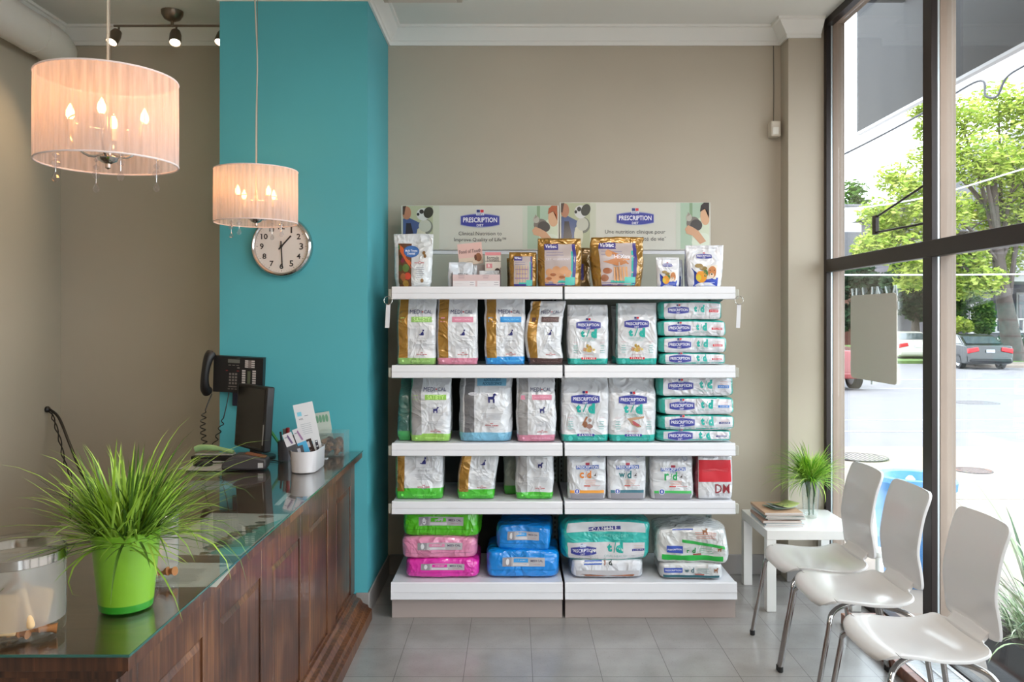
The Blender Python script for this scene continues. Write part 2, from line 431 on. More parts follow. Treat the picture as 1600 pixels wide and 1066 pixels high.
# crown moulding: profile swept along a run, mitred at corners; p = out from wall, z = height
CP = [(0, 3.264), (0.012, 3.264), (0.014, 3.285), (0.022, 3.290), (0.030, 3.305), (0.050, 3.325), (0.066, 3.345), (0.070, 3.352), (0.082, 3.355), (0.085, 3.3695), (0, 3.3695)]
def crown_run(name, pts, closed=False):
    """pts: wall corner points in plan with the room on the right of the direction of travel"""
    b = MB(); rings = []
    for i, p in enumerate(pts):
        p = Vector(p)
        d0 = (p-Vector(pts[i-1])).normalized() if i > 0 else None
        d1 = (Vector(pts[i+1])-p).normalized() if i < len(pts)-1 else None
        n0 = Vector((d0.y, -d0.x)) if d0 else None; n1 = Vector((d1.y, -d1.x)) if d1 else None
        if n0 and n1:
            m_ = (n0+n1)/(1+n0.dot(n1))
        else: m_ = n0 or n1
        rings.append([b.bm.verts.new((p.x+m_.x*q, p.y+m_.y*q, z)) for q, z in CP])
    k = len(CP)
    for i in range(len(rings)-1):
        for j in range(k): b.face([rings[i][j], rings[i][(j+1) % k], rings[i+1][(j+1) % k], rings[i+1][j]], m_trim)
    b.face(rings[0], m_trim); b.face(rings[-1], m_trim)
    return struct(b, name, sharp=25)
e = 0.001
crown_run('trim_1', [(LEFTX+e, NEAR+0.1), (LEFTX+e, BACK-e), (CX0-e, BACK-e), (CX0-e, CY-e), (CX1+e, CY-e), (CX1+e, BACK-e), (PILX-e, BACK-e), (PILX-e, PILY-e), (WINX-0.04, PILY-e)])
# grey vinyl baseboards
def base_run(name, x0, x1, y0, y1):
    b = MB(); b.box(x0, x1, y0, y1, 0.001, 0.125, m_base); b.build  # cove strip
    return struct(b, name, bevel=0.003)
base_run('baseboard_back', CX1+0.012, PILX-0.001, BACK-0.012, BACK-0.001)
base_run('baseboard_back', LEFTX+0.012, CX0-0.001, BACK-0.012, BACK-0.001)
base_run('baseboard_left', LEFTX+0.001, LEFTX+0.012, NEAR, BACK-0.001)
base_run('baseboard_pilaster', PILX-0.012, WINX-0.05, PILY-0.012, PILY-0.001)
base_run('baseboard_column', CX1-0.06, CX1+0.011, CY-0.011, CY-0.001)
base_run('baseboard_column', CX1+0.001, CX1+0.011, CY, BACK-0.013)

# ---- storefront window: bays along the right side
win = bpy.data.objects.new('window_1', None); COL.objects.link(win); win.location = (WINX, 3.0, 0.0); win['kind'] = 'structure'
W0 = WINX-0.02; W1 = WINX+0.09
mull = [4.90, 3.69, 2.50, 1.30, 0.10, -1.10, -2.50]
for i, y in enumerate(mull):
    b = MB(); h = 0.04 if i else 0.02
    b.box(W0, WINX+0.008, y-h, y+h, 0.0, CEIL, m_bronze)
    b.box(WINX+0.008, WINX+0.02, y-h+0.004, y+h-0.004, 0.0, CEIL, m_alu)
    b.box(WINX+0.02, W1, y-h, y+h, 0.0, CEIL, m_tan)
    b.build('mullion', win, bevel=0.002)
b = MB(); b.box(W0-0.004, WINX+0.02, -2.5, 4.88, 1.855, 1.93, m_bronze); b.box(WINX+0.02, W1-0.01, -2.5, 4.88, 1.865, 1.92, m_tan); b.build('transom_bar', win, bevel=0.003)
b = MB(); b.box(W0, WINX+0.02, -2.5, 4.88, CEIL-0.045, CEIL, m_bronze); b.box(WINX+0.02, W1, -2.5, 4.88, CEIL-0.03, CEIL, m_tan); b.build('head_frame', win)
b = MB(); b.box(WINX+0.035, W1, -2.5, 4.88, -0.10, 0.062, m_bronze); b.build('sill_frame', win, bevel=0.003)
for i in range(len(mull)-1):
    for z0, z1 in ((0.055, 1.857), (1.928, CEIL-0.04)):
        b = MB(); b.box(WINX+0.045, WINX+0.051, mull[i+1]+0.035, mull[i]-0.035, z0, z1, m_pane); b.build('glass_pane', win)
# the limit stay on the far upper pane
b = MB()
b.tube([(1.905, 3.74, 2.21), (1.915, 4.10, 2.155), (1.915, 4.34, 2.115)], 0.006, m_bronze, 8)
b.tube([(1.905, 3.74, 2.02), (1.915, 4.10, 2.03), (1.915, 4.34, 2.035)], 0.006, m_bronze, 8)
b.box(1.905, 1.925, 4.32, 4.36, 2.025, 2.125, m_bronze)
b.box(1.895, 1.915, 3.70, 3.75, 2.16, 2.25, m_tan); b.box(1.895, 1.915, 3.70, 3.75, 1.985, 2.065, m_tan)
b.build('stay_bracket', win, bevel=0.002)

# wooden curb under the window with the white floor grille
mw_red = wood('reddish_curb_wood', (96, 58, 44), (140, 88, 66), (172, 118, 92), (3, 40, 40), 0.4)
curb = thing('window_curb', 'low reddish wooden frame and white floor grille along the foot of the window', 'window ledge', (1.8, 3.0, 0))
b = MB()
b.box(1.695, 1.730, -1.0, 4.25, 0.0005, 0.053, mw_red); b.box(1.730, 1.912, 3.80, 4.25, 0.0005, 0.053, mw_red); b.build('wooden_rim', curb, bevel=0.003)
b = MB(); mgw = mat('white_enamel_grille', (226, 228, 232), 0.35); mgd = mat('grille_slot', (88, 90, 96), 0.6)
b.box(1.731, 1.912, -0.9, 3.798, 0.004, 0.040, mgd)
for x0, x1 in ((1.731, 1.748), (1.815, 1.824), (1.893, 1.912)): b.box(x0, x1, -0.9, 3.798, 0.038, 0.056, mgw)
k = 0; y = -0.85
while y < 3.79:
    b.box(1.74, 1.90, y, y+(0.022 if k % 30 == 0 else 0.006), 0.038, 0.053, mgw); y += 0.0135 if k % 30 else 0.029
    k += 1
b.build('white_grille', curb)

# poster taped on the glass, seen from behind
po = thing('window_poster', 'grey-backed poster with rounded corners taped to the lower glass pane', 'poster', (1.92, 4.28, 1.26))
mpb = mat('grey_poster_back', (208, 203, 193), 0.7); mtape = mat('clear_tape', (222, 230, 232), 0.3, alpha=0.75)
b = MB(); pts = []
for cy_, cz, a0 in ((4.635, 1.275, 180), (4.135, 1.275, 270), (4.135, 1.68, 0), (4.635, 1.68, 90)):
    sg = {180: (1, -1), 270: (-1, -1), 0: (-1, 1), 90: (1, 1)}[a0]
    arc = [(cy_+sg[0]*0.03*math.sin(t), cz+sg[1]*0.03*math.cos(t)) for t in lsp(0, PI/2, 6)]
    if a0 in (270, 90): arc = arc
    pts += arc if a0 in (270, 90) else list(reversed(arc))
b.prism(pts, 1.917, 1.9215, mpb, 'x'); b.build('poster_sheet', po)
rnd = random.Random(3)
for y in (4.65, 4.60, 4.51, 4.40, 4.34, 4.31, 4.22, 4.15, 4.11):
    b = MB(); T = rotT((1.9195, y, 1.705), rx=rnd.uniform(-0.5, 0.5)); b.box(-0.001, 0.0022, -0.006, 0.006, -0.012, 0.045, mtape, T); b.build('tape_strip', po)
for y, z in ((4.66, 1.60), (4.665, 1.32), (4.40, 1.245), (4.10, 1.645)):
    b = MB(); b.box(1.9200, 1.9225, y-0.01, y+0.01, z-0.02, z+0.02, mtape); b.build('tape_strip', po)

# motion sensor by the pilaster with its thin wire
ms = thing('motion_sensor', 'small cream motion sensor high on the wall beside the pilaster', 'sensor', (1.60, 5.02, 2.68))
b = MB(); mcr = mat('cream_plastic', (214, 204, 188), 0.45); b.box(1.565, 1.625, 4.985, 5.058, 2.69, 2.785, mcr); b.build('sensor_housing', ms, bevel=0.008, seg=3)
b = MB(); b.box(1.573, 1.612, 4.979, 4.987, 2.70, 2.745, mat('sensor_lens', (236, 232, 222), 0.3)); b.build('sensor_lens', ms, bevel=0.004)
b = MB(); b.tube([(1.60, 5.05, 2.785), (1.603, 5.054, 3.0), (1.60, 5.053, 3.262)], 0.0025, mat('wire_grey', (110, 104, 96), 0.6), 6); b.build('sensor_wire', ms)

# ---- ducting at top left
b = MB(); m_duct = mat('painted_duct', (222, 217, 210), 0.55)
b.tube([(-2.68, y, 3.17) for y in lsp(-1.0, 4.70, 6)] + [(-2.685, 4.77, 3.165), (-2.70, 4.84, 3.155), (-2.73, 4.89, 3.145), (-2.79, 4.915, 3.14)], 0.108, m_duct, 32)
b.tube([(-2.68, 4.55, 3.17), (-2.68, 4.60, 3.17)], 0.111, m_duct, 32)
tag(b.build('air_duct', sharp=30), 'round white painted duct running along the ceiling above the counter', 'duct')

# ---- ceiling fixtures
def ceiling_panel(x0, x1, y0, y1, label, lit, zb=3.305):
    t = thing('ceiling_light', label, 'ceiling light', ((x0+x1)/2, (y0+y1)/2, CEIL))
    b = MB(); b.box(x0, x1, y0, y1, zb, CEIL-0.001, mat('fixture_shell', (196, 188, 178), 0.5))
    b.build('fixture_housing', t, bevel=0.006)
    b = MB(); b.box(x0+0.03, x1-0.03, y0+0.03, y1-0.03, zb-0.009, zb+0.001, mat('fill_diffuser', (255, 236, 214), 0.5, emit=2.0) if lit else mat('fixture_diffuser', (214, 204, 196), 0.4))
    b.build('diffuser', t)
ceiling_panel(-0.69, -0.272, 3.45, 4.35, 'unlit white ceiling fixture beside the blue column', False, 3.255)
ceiling_panel(0.25, 1.55, 2.5, 2.9, 'fill panel added on the ceiling in mid-room, out of view', True)  # this panel and the next are added for fill light, never in view
ceiling_panel(-0.05, 1.25, 0.2, 0.6, 'fill panel added on the ceiling above the viewer, out of view', True)

# track light
tl = thing('track_light', 'brushed nickel ceiling track with three small lit spot heads', 'ceiling light', (-1.99, 4.77, CEIL))
m_nick = mat('brushed_nickel', (128, 116, 104), 0.35, metal=0.9)
b = MB(); b.lathe([(0.062, 0), (0.060, -0.02), (0.045, -0.045), (0.018, -0.058), (0.0, -0.06)], m_nick, (-1.99, 4.77, CEIL-0.001), 24, cap0=True); b.build('canopy', tl)
b = MB(); b.tube([(-2.33, 4.77, 3.285), (-1.64, 4.77, 3.285)], 0.007, m_nick, 8); b.tube([(-1.99, 4.77, 3.28), (-1.99, 4.77, 3.32)], 0.009, m_nick, 8); b.build('track_bar', tl)
for x, tx, ty in ((-2.30, -0.20, -0.55), (-1.965, 0.15, -0.50), (-1.68, -0.15, -0.50)):
    T = Matrix.Translation((x, 4.76, 3.255)) @ Vector((tx, ty, -1)).to_track_quat('-Z', 'Y').to_matrix().to_4x4()
    b = MB(); b.tube([(x, 4.77, 3.285), (x, 4.765, 3.245)], 0.006, m_nick, 8)
    b.lathe([(0.012, 0.0), (0.026, -0.012), (0.033, -0.04), (0.034, -0.10), (0.031, -0.10), (0.029, -0.095)], m_nick, (0, 0, 0), 20, T, cap1=False)
    h = b.build('spot_head', tl)
    b = MB(); b.lathe([(0.0285, -0.0955), (0.0, -0.099)], mat('lit_spot_lens', (255, 240, 214), 0.3, emit=9), (0, 0, 0), 18, T, cap0=False); b.build('spot_lamp', h)
    L = add_light('spot_glow', 'SPOT', T @ Vector((0, 0, -0.108)), 20, (1.0, 0.72, 0.42), 0.03); L.data.spot_size = math.radians(95); L.data.spot_blend = 0.7
    L.rotation_euler = T.to_euler()

# ---- pendant lamps over the counter
m_sheer = None
def sheer():
    m = bpy.data.materials.new('sheer_pleated_fabric'); m.use_nodes = True
    N = m.node_tree.nodes; L = m.node_tree.links; N.remove(N['Principled BSDF']); out = N['Material Output']
    tr = N.new('ShaderNodeBsdfTransparent'); tr.inputs[0].default_value = (1, 0.97, 0.95, 1)
    tl_ = N.new('ShaderNodeBsdfTranslucent'); tl_.inputs[0].default_value = (0.93, 0.82, 0.76, 1)
    df = N.new('ShaderNodeBsdfDiffuse'); df.inputs[0].default_value = (0.66, 0.58, 0.58, 1)
    a = N.new('ShaderNodeMixShader'); a.inputs[0].default_value = 0.52; L.new(tl_.outputs[0], a.inputs[1]); L.new(df.outputs[0], a.inputs[2])
    at = N.new('ShaderNodeTexCoord'); sp = N.new('ShaderNodeSeparateXYZ'); L.new(at.outputs['Object'], sp.inputs[0])
    an = N.new('ShaderNodeMath'); an.operation = 'ARCTAN2'; L.new(sp.outputs['Y'], an.inputs[0]); L.new(sp.outputs['X'], an.inputs[1])
    cmb = N.new('ShaderNodeCombineXYZ'); L.new(an.outputs[0], cmb.inputs[0])
    zz = N.new('ShaderNodeMath'); zz.operation = 'MULTIPLY'; zz.inputs[1].default_value = 0.35; L.new(sp.outputs['Z'], zz.inputs[0]); L.new(zz.outputs[0], cmb.inputs[1])
    ns = N.new('ShaderNodeTexNoise'); ns.inputs['Scale'].default_value = 11; ns.inputs['Detail'].default_value = 4; L.new(cmb.outputs[0], ns.inputs[0])
    rp = N.new('ShaderNodeMapRange'); rp.inputs['From Min'].default_value = 0.35; rp.inputs['From Max'].default_value = 0.65; rp.inputs['To Min'].default_value = 0.60; rp.inputs['To Max'].default_value = 0.90
    L.new(ns.outputs['Fac'], rp.inputs[0])
    mx = N.new('ShaderNodeMixShader'); L.new(rp.outputs[0], mx.inputs[0]); L.new(tr.outputs[0], mx.inputs[1]); L.new(a.outputs[0], mx.inputs[2])
    L.new(mx.outputs[0], out.inputs[0]); return m
m_sheer = sheer()
m_chrome = mat('chrome', (200, 196, 192), 0.12, metal=1.0)
m_crys = thin_glass('cut_crystal', (0.9, 0.9, 0.92), ior=1.8, rough=0.03)
m_hem = mat('white_hem', (236, 222, 220), 0.6)
def pendant(x, y, label, rot):
    R = 0.19; z0, z1 = 2.03, 2.275
    t = thing('pendant_lamp', label, 'lamp', (x, y, CEIL), 'pendant lamps over the counter')
    b = MB()
    def S(u, v):
        r = R*(1 + 0.006*math.sin(u*64) + 0.004*math.sin(u*151+v*3)); return (x+r*math.cos(u), y+r*math.sin(u), z0+(z1-z0)*v)
    b.grid(S, lsp(0, 2*PI, 241), lsp(0, 1, 6), m_sheer)
    sh = b.build('lamp_shade', t, sharp=0, weld=True, normals=False)
    for z in (z0, z1):
        b = MB(); b.tube([(x+R*math.cos(a), y+R*math.sin(a), z) for a in lsp(0, 2*PI, 65)[:-1]], 0.0028, m_hem, 6, closed=True)
        b.build('hem_ring', sh)
    b = MB(); b.tube(smooth_path([(x, y, CEIL-0.02), (x-0.006, y, 3.1), (x+0.005, y, 2.8), (x, y, 2.5), (x, y, 2.16)]), 0.0035, mat('clear_cord', (205, 196, 180), 0.25, alpha=0.8), 8)
    b.tube([(x+0.004, y, CEIL-0.02), (x+0.007, y, 2.8), (x+0.004, y, 2.2)], 0.0012, m_nick, 6); b.build('cord', t)
    b = MB(); b.lathe([(0.0, -0.03), (0.03, -0.028), (0.055, -0.012), (0.06, 0)], m_chrome, (x, y, CEIL-0.001), 24); b.build('ceiling_cap', t)
    b = MB(); b.lathe([(0.0, -0.012), (0.008, -0.008), (0.008, 0.004), (0.024, 0.012), (0.03, 0.022), (0.012, 0.03), (0.010, 0.15), (0.0, 0.15)], m_chrome, (x, y, z0-0.005), 20)
    for k in range(4):
        a = rot+k*PI/2
        b.tube(smooth_path([(x, y, z0+0.03), (x+0.05*math.cos(a), y+0.05*math.sin(a), z0+0.02), (x+0.095*math.cos(a), y+0.095*math.sin(a), z0+0.06), (x+0.098*math.cos(a), y+0.098*math.sin(a), z0+0.095)], 4), 0.004, m_chrome, 6)
        b.lathe([(0.014, 0), (0.014, 0.035), (0.01, 0.036)], mat('candle_sleeve', (235, 225, 210), 0.5), (x+0.098*math.cos(a), y+0.098*math.sin(a), z0+0.085), 10)
    for z, r in ((2.15, 0.10),): b.tube([(x+r*math.cos(a), y+r*math.sin(a), z) for a in lsp(0, 2*PI, 49)[:-1]], 0.002, m_chrome, 5, closed=True)
    b.build('lamp_frame', t)
    for k in range(4):
        a = rot+k*PI/2; bx_, by_ = x+0.098*math.cos(a), y+0.098*math.sin(a)
        b = MB(); b.lathe([(0.006, 0), (0.012, 0.012), (0.011, 0.026), (0.004, 0.042), (0.0, 0.048)], mat('lit_bulb', (255, 178, 96), 0.3, emit=28), (bx_, by_, z0+0.121), 10); b.build('bulb', t)
    for a, L_ in [(rot+0.4+i*PI/2, 0.06) for i in range(4)]:
        b = MB(); cx_, cy_ = x+0.135*math.cos(a), y+0.135*math.sin(a); z = z0+0.03
        b.tube([(cx_, cy_, z+0.01), (cx_, cy_, z-0.07)], 0.0008, m_chrome, 4)
        for dz, r in ((0.0, 0.007), (-0.022, 0.010), (-0.045, 0.013)):
            b.lathe([(0, r), (r*0.8, r*0.4), (r, 0), (r*0.7, -r*0.6), (0, -r)], m_crys, (cx_, cy_, z+dz), 8)
        b.lathe([(0, 0.016), (0.006, 0.006), (0.011, -0.006), (0.007, -0.014), (0, -0.017)], m_crys, (cx_, cy_, z-0.082), 8)
        b.build('crystal_drop', t, sharp=20)
    add_light('pendant_glow', 'POINT', (x, y, z0+0.17), 1.35, (1.0, 0.44, 0.17), 0.05)
pendant(-1.18, 2.38, 'sheer pleated drum pendant lamp hanging above the counter by the green potted grass', 0.3)
pendant(-1.215, 3.86, 'sheer pleated drum pendant lamp hanging in front of the wall clock', 0.9)

# glass globe lamp added unseen behind the camera to brighten the room
gl = thing('fill_globe', 'round glass globe added as fill light, out of view behind the viewer', 'lamp', (0.7, -0.7, CEIL))
b = MB(); b.tube([(0.7, -0.7, CEIL-0.002), (0.7, -0.7, 2.72)], 0.004, m_nick, 8); b.lathe([(0.05, 0), (0.04, -0.03), (0, -0.04)], m_nick, (0.7, -0.7, CEIL-0.001), 20); b.build('hanging_rod', gl)
b = MB(); b.lathe([(0.11*math.sin(PI*k/12)+0.0001, -0.11*math.cos(PI*k/12)) for k in range(13)], thin_glass('globe_glass', (1, 0.98, 0.95)), (0.7, -0.7, 2.62), 24); b.build('glass_globe', gl)
add_light('fill_globe_glow', 'POINT', (0.7, -0.7, 2.62), 28, (1.0, 0.86, 0.70), 0.06)

# ---- wall clock on the column
ck = thing('wall_clock', 'round chrome-rimmed wall clock with black numerals on the turquoise column', 'clock', (-1.227, CY, 1.95))
cxk, czk = -1.227, 1.95
czk = EYE+(498-386)*CY/1280; cxk = (442-803)*CY/1280
ck.location = (cxk, CY, czk)
T = Matrix.Translation((cxk, CY-0.001, czk)) @ Matrix.Rotation(PI/2, 4, 'X')
b = MB(); b.lathe([(0.158, 0), (0.163, 0.012), (0.161, 0.030), (0.155, 0.040), (0.148, 0.044), (0.141, 0.040), (0.138, 0.026)], m_chrome, (0, 0, 0), 64, T, cap1=False); b.build('rim', ck)
b = MB(); b.lathe([(0.139, 0.026), (0.0, 0.0262)], mat('clock_face', (228, 222, 216), 0.4), (0, 0, 0), 48, T, cap0=False)
ik = (26, 26, 30)
pr = Print(b, lambda s, t: (cxk-0.139+0.278*s, CY-0.0275, czk-0.139+0.278*t), 0.278, 0.278, 0.0004); pr.flat = Vector((0, -1, 0))
for h in range(1, 13):
    a = math.radians(30*h); w = 0.075 if h < 10 else 0.125
    if h == 11: w = 0.085
    if h == 1: w = 0.03
    pr.text(str(h), 0.5+0.375*math.sin(a), 0.5+0.375*math.cos(a), w, ik, 1, bold=0.02, hs=0.92)
for k in range(60):
    a = math.radians(6*k); l = 0.03 if k % 5 == 0 else 0.014
    p0 = Vector((math.sin(a), math.cos(a))); q = Vector((p0.y, -p0.x))*(0.004 if k % 5 == 0 else 0.0018)
    c0 = Vector((.5, .5))+p0*0.48; c1 = Vector((.5, .5))+p0*(0.48-l)
    pr.poly([(c0+q)[:], (c0-q)[:], (c1-q)[:], (c1+q)[:]], ik, 1)
b.build('dial', ck)
for ang, L0, L1, wd, zf, nm in ((math.radians(42), -0.022, 0.075, 0.0038, 0.030, 'hour_hand'), (math.radians(177), -0.028, 0.112, 0.0028, 0.033, 'minute_hand')):
    b = MB(); Tm = Matrix.Translation((cxk, CY-zf, czk)) @ Matrix.Rotation(ang, 4, 'Y')
    b.box(-wd, wd, -0.001, 0.001, L0, L1, paper(ik), Tm); b.lathe([(0.007, 0), (0.007, 0.002)], paper(ik), (0, 0, 0), 12, Tm @ Matrix.Rotation(PI/2, 4, 'X')); b.build(nm, ck)
b = MB(); b.lathe([(0.140, 0.037), (0.0, 0.0375)], thin_glass('clock_glass', (0.98, 0.98, 0.98)), (0, 0, 0), 48, T, cap0=False); b.build('glass_cover', ck)
# ------------------------------------------------------------------ gondola shelving
m_shelf = mat('white_powder_coat', (222, 224, 230), 0.38)
m_rail = mat('white_price_rail', (228, 229, 234), 0.3, coat=0.2)
m_backp = mat('pale_grey_back_panel', (168, 170, 158), 0.6)
m_back_shade = mat('shade_painted_back_panel', (52, 56, 54), 0.7)  # back of the column-side bay, shade put into its colour
m_kick = mat('warm_grey_kick_plate', (168, 155, 150), 0.5)
m_up = mat('grey_green_upright', (128, 142, 136), 0.5)
m_endcap = mat('clear_rail_end', (172, 170, 158), 0.3)
SF = 4.33                                           # front of the price rails
SHELF_Z = [1.749, 1.333, 0.920, 0.612]
GX = [-0.652, 0.262, 1.176]
def gondola(i, label):
    x0, x1 = GX[i]+0.004, GX[i+1]-0.004
    g = thing('shelving_unit', label, 'shelf', ((x0+x1)/2, 4.62, 0), 'steel shelving bays')
    b = MB()
    b.box(x0+0.01, x1-0.01, 4.872, 4.90, 0.05, 1.98, m_backp if i else m_back_shade)
    b.build('back_panel', g)
    b = MB(); b.box(x0, x1, 4.866, 4.905, 1.962, 1.985, m_shelf); b.box(x0+0.005, x1-0.005, 4.866, 4.872, 1.75, 1.962, m_backp); b.build('top_panel', g, bevel=0.003)
    for x in (x0+0.0, x1-0.03):
        b = MB(); b.box(x, x+0.03, 4.862, 4.93, 0.0, 1.962, m_up)
        z = 0.25
        while z < 1.9: b.box(x+0.011, x+0.019, 4.8605, 4.8625, z, z+0.014, paper((40, 44, 42))); z += 0.028
        b.build('upright', g)
    for k, z in enumerate(SHELF_Z):
        b = MB(); b.box(x0+0.003, x1-0.003, SF+0.02, 4.862, z-0.022, z-0.004, m_shelf); sh = b.build('shelf', g, bevel=0.002)
        b = MB(); yo = SF
        prof = [(yo+0.022, z), (yo+0.004, z), (yo, z-0.006), (yo-0.004, z-0.034), (yo-0.002, z-0.036), (yo-0.006, z-0.064), (yo, z-0.068), (yo+0.022, z-0.066)]
        b.prism(prof, x0+0.002, x1-0.002, m_rail, 'x')
        b.build('price_rail', sh, sharp=20)
        if k in (0, 1, 2, 3):
            b = MB()
            xe = x0-0.018 if i == 0 else x1-0.002
            b.box(xe, xe+0.02, SF+0.004, SF+0.03, z-0.066, z-0.014, m_endcap); b.build('rail_end', sh, bevel=0.004)
        for x in (x0+0.004, x1-0.0065):
            b = MB(); b.prism([(4.862, z-0.022), (SF+0.06, z-0.022), (SF+0.06, z-0.034), (4.862, z-0.115)], x, x+0.0025, m_shelf, 'x'); b.build('bracket', sh)
    b = MB(); b.box(x0+0.003, x1-0.003, SF-0.01, 4.862, 0.170, 0.189, m_shelf); sh = b.build('shelf', g, bevel=0.002)
    b = MB(); yo = SF-0.03; z = 0.193
    b.prism([(yo+0.022, z), (yo+0.004, z), (yo, z-0.006), (yo-0.006, z-0.05), (yo-0.003, z-0.052), (yo-0.008, z-0.086), (yo, z-0.090), (yo+0.022, z-0.088)], x0+0.002, x1-0.002, m_rail, 'x'); b.build('price_rail', sh, sharp=20)
    b = MB(); b.box(x0+0.004, x1-0.004, SF-0.008, SF+0.002, 0.001, 0.106, m_kick); b.box(x0+0.006, x1-0.006, SF+0.002, 4.86, 0.001, 0.16, m_kick); b.build('kick_plate', g)
gondola(0, 'white steel shelving bay beside the blue column, with shade-darkened back and gold-striped bags')
gondola(1, 'white steel shelving bay nearer the window, with pale back panel and teal-lettered bags')
for x, lab in ((GX[0]-0.012, 'white tag on a wire ring at the column end of the top shelf'), (GX[2]+0.01, 'white tag on a wire ring at the window end of the top shelf')):
    r = thing('ring_tag', lab, 'tag', (x, SF-0.01, 1.66))
    b = MB(); b.tube([(x+0.022*math.cos(a), SF-0.012+0.003*math.sin(a), 1.675+0.022*math.sin(a)) for a in lsp(0, 2*PI, 25)[:-1]], 0.0016, m_chrome, 6, closed=True); b.build('wire_ring', r)
    b = MB(); T = rotT((x, SF-0.012, 1.655), ry=0.05)
    for q in (0, 1, 2): b.box(-0.010+0.002*q, 0.010+0.001*q, -0.001+0.002*q, 0.0005+0.002*q, -0.125, 0.0, paper((216, 216, 220)), T)
    b.build('paper_tag', r)

# ------------------------------------------------------------------ bags
PX = lambda px, Y: (px-803)*Y/1280
def bag_surface(w, h, d, n, seed, mode, amp, top=0.035, lean=0.0, side=0.0, slump=0.0, seal=0.93, full=0.62, taper=0.0):
    """returns F(a, b, t): a, b on the unit square ring (b = -1 is the front); mode 'stand' or 'lie'"""
    sv = Vector((seed*7.31, seed*3.17, seed*1.71))
    def F(a, b, c):
        if mode == 'stand':
            t = (c+1)/2
            s = (abs(a)**n+abs(b)**n)**(-1.0/n)
            if t < 0.08: dk = 0.90+0.10*t/0.08
            elif t < full: dk = 1.0
            elif t < seal:
                q = (t-full)/(seal-full); dk = 1-(1-top)*(3*q*q-2*q**3)
            else: dk = top
            wk = 0.985 if t < 0.05 else (1.0+0.02*math.sin(t*PI))
            wk *= 1-taper*(1-t)
            x = a*s*w/2*wk; y = b*s*d/2*dk; z = t*h
            sag = (1-dk)*d/2*0.55
            y += -sag*0.6*0 + lean*t*h
            x += side*math.sin(t*PI*0.9)*h*0.5+slump*t*t*h
        else:
            s = (abs(a)**n+abs(b)**n+abs(c)**n)**(-1.0/n)
            x = a*s*w/2; y = b*s*d/2; z = (c*s+1)/2*h
            z += -0.06*h*(x/(w/2))**2*(z/h)+slump*h*math.sin(x/w*3+seed)
        p = Vector((x*7, y*7, z*7))+sv
        dsp = noise.noise(p)*0.55+0.45*(0.5-abs(noise.noise(p*2.3+Vector((4, 4, 4)))))
        q = Vector((x/(w/2), y/(d/2), (z/h*2-1)*0.3)); 
        if q.length > 1e-6: q.normalize()
        f = amp*(0.35 if (mode == 'stand' and (c+1)/2 < 0.06) else 1.0)
        v = Vector((x, y, z))+q*dsp*f
        if v.z < 0.0: v.z = 0.0
        return v
    return F
def bag_mesh(name, F, w, h, d, base, band=None, side=None, rows=None, mode='stand', back=None, top_m=None):
    """the bag's film; band=(t, material) colours the foot, side colours the left side"""
    b = MB(); nu = max(8, int(w/0.014)); nd = max(5, int(d/0.02)); nv = max(8, int(h/0.014))
    us = [math.sin(x*PI/2) for x in lsp(-1, 1, nu+1)]; ds = lsp(-1, 1, nd+1)
    ring = [(u, -1) for u in us[:-1]] + [(1, v) for v in ds[:-1]] + [(-u, 1) for u in us[:-1]] + [(-1, -v) for v in ds[:-1]]
    cs = lsp(-1, 1, nv+1)
    if band: 
        tb = band[0]*2-1
        cs = sorted(set([c for c in cs if abs(c-tb) > 0.02]+[tb]))
    if mode == 'lie': cs = [math.sin(x*PI/2) for x in lsp(-1, 1, nv+1)]
    V = [[b.bm.verts.new(F(a, bb, c)) for a, bb in ring] for c in cs]
    k = len(ring)
    for j in range(len(cs)-1):
        cm = (cs[j]+cs[j+1])/2
        for i in range(k):
            a, bb = ring[i]
            m = base
            if side and a <= -0.999 and bb > -0.99: m = side
            if back and bb >= 0.99: m = back
            if band and (cm+1)/2 < band[0]: m = band[1]
            if top_m and (cm+1)/2 > top_m[0]: m = top_m[1]
            b.face([V[j][i], V[j][(i+1) % k], V[j+1][(i+1) % k], V[j+1][i]], m, True)
    if mode == 'stand':
        b.face(list(reversed(V[0])), base); b.face(V[-1], base)
    else:
        for c, row in ((-1, V[0]), (1, V[-1])):
            G = {}
            for i, (a, bb) in enumerate(ring): G[(round(a, 5), round(bb, 5))] = row[i]
            uu = us; dd = ds; mm = (top_m[1] if (top_m and c > 0) else base)
            for jj in range(len(dd)):
                for ii in range(len(uu)):
                    kk = (round(uu[ii], 5), round(dd[jj], 5))
                    if kk not in G: G[kk] = b.bm.verts.new(F(uu[ii], dd[jj], c))
            for jj in range(len(dd)-1):
                for ii in range(len(uu)-1):
                    q = [G[(round(uu[i2], 5), round(dd[j2], 5))] for i2, j2 in ((ii, jj), (ii+1, jj), (ii+1, jj+1), (ii, jj+1))]
                    b.face(q, mm, True)
    return b
BAGS = 0
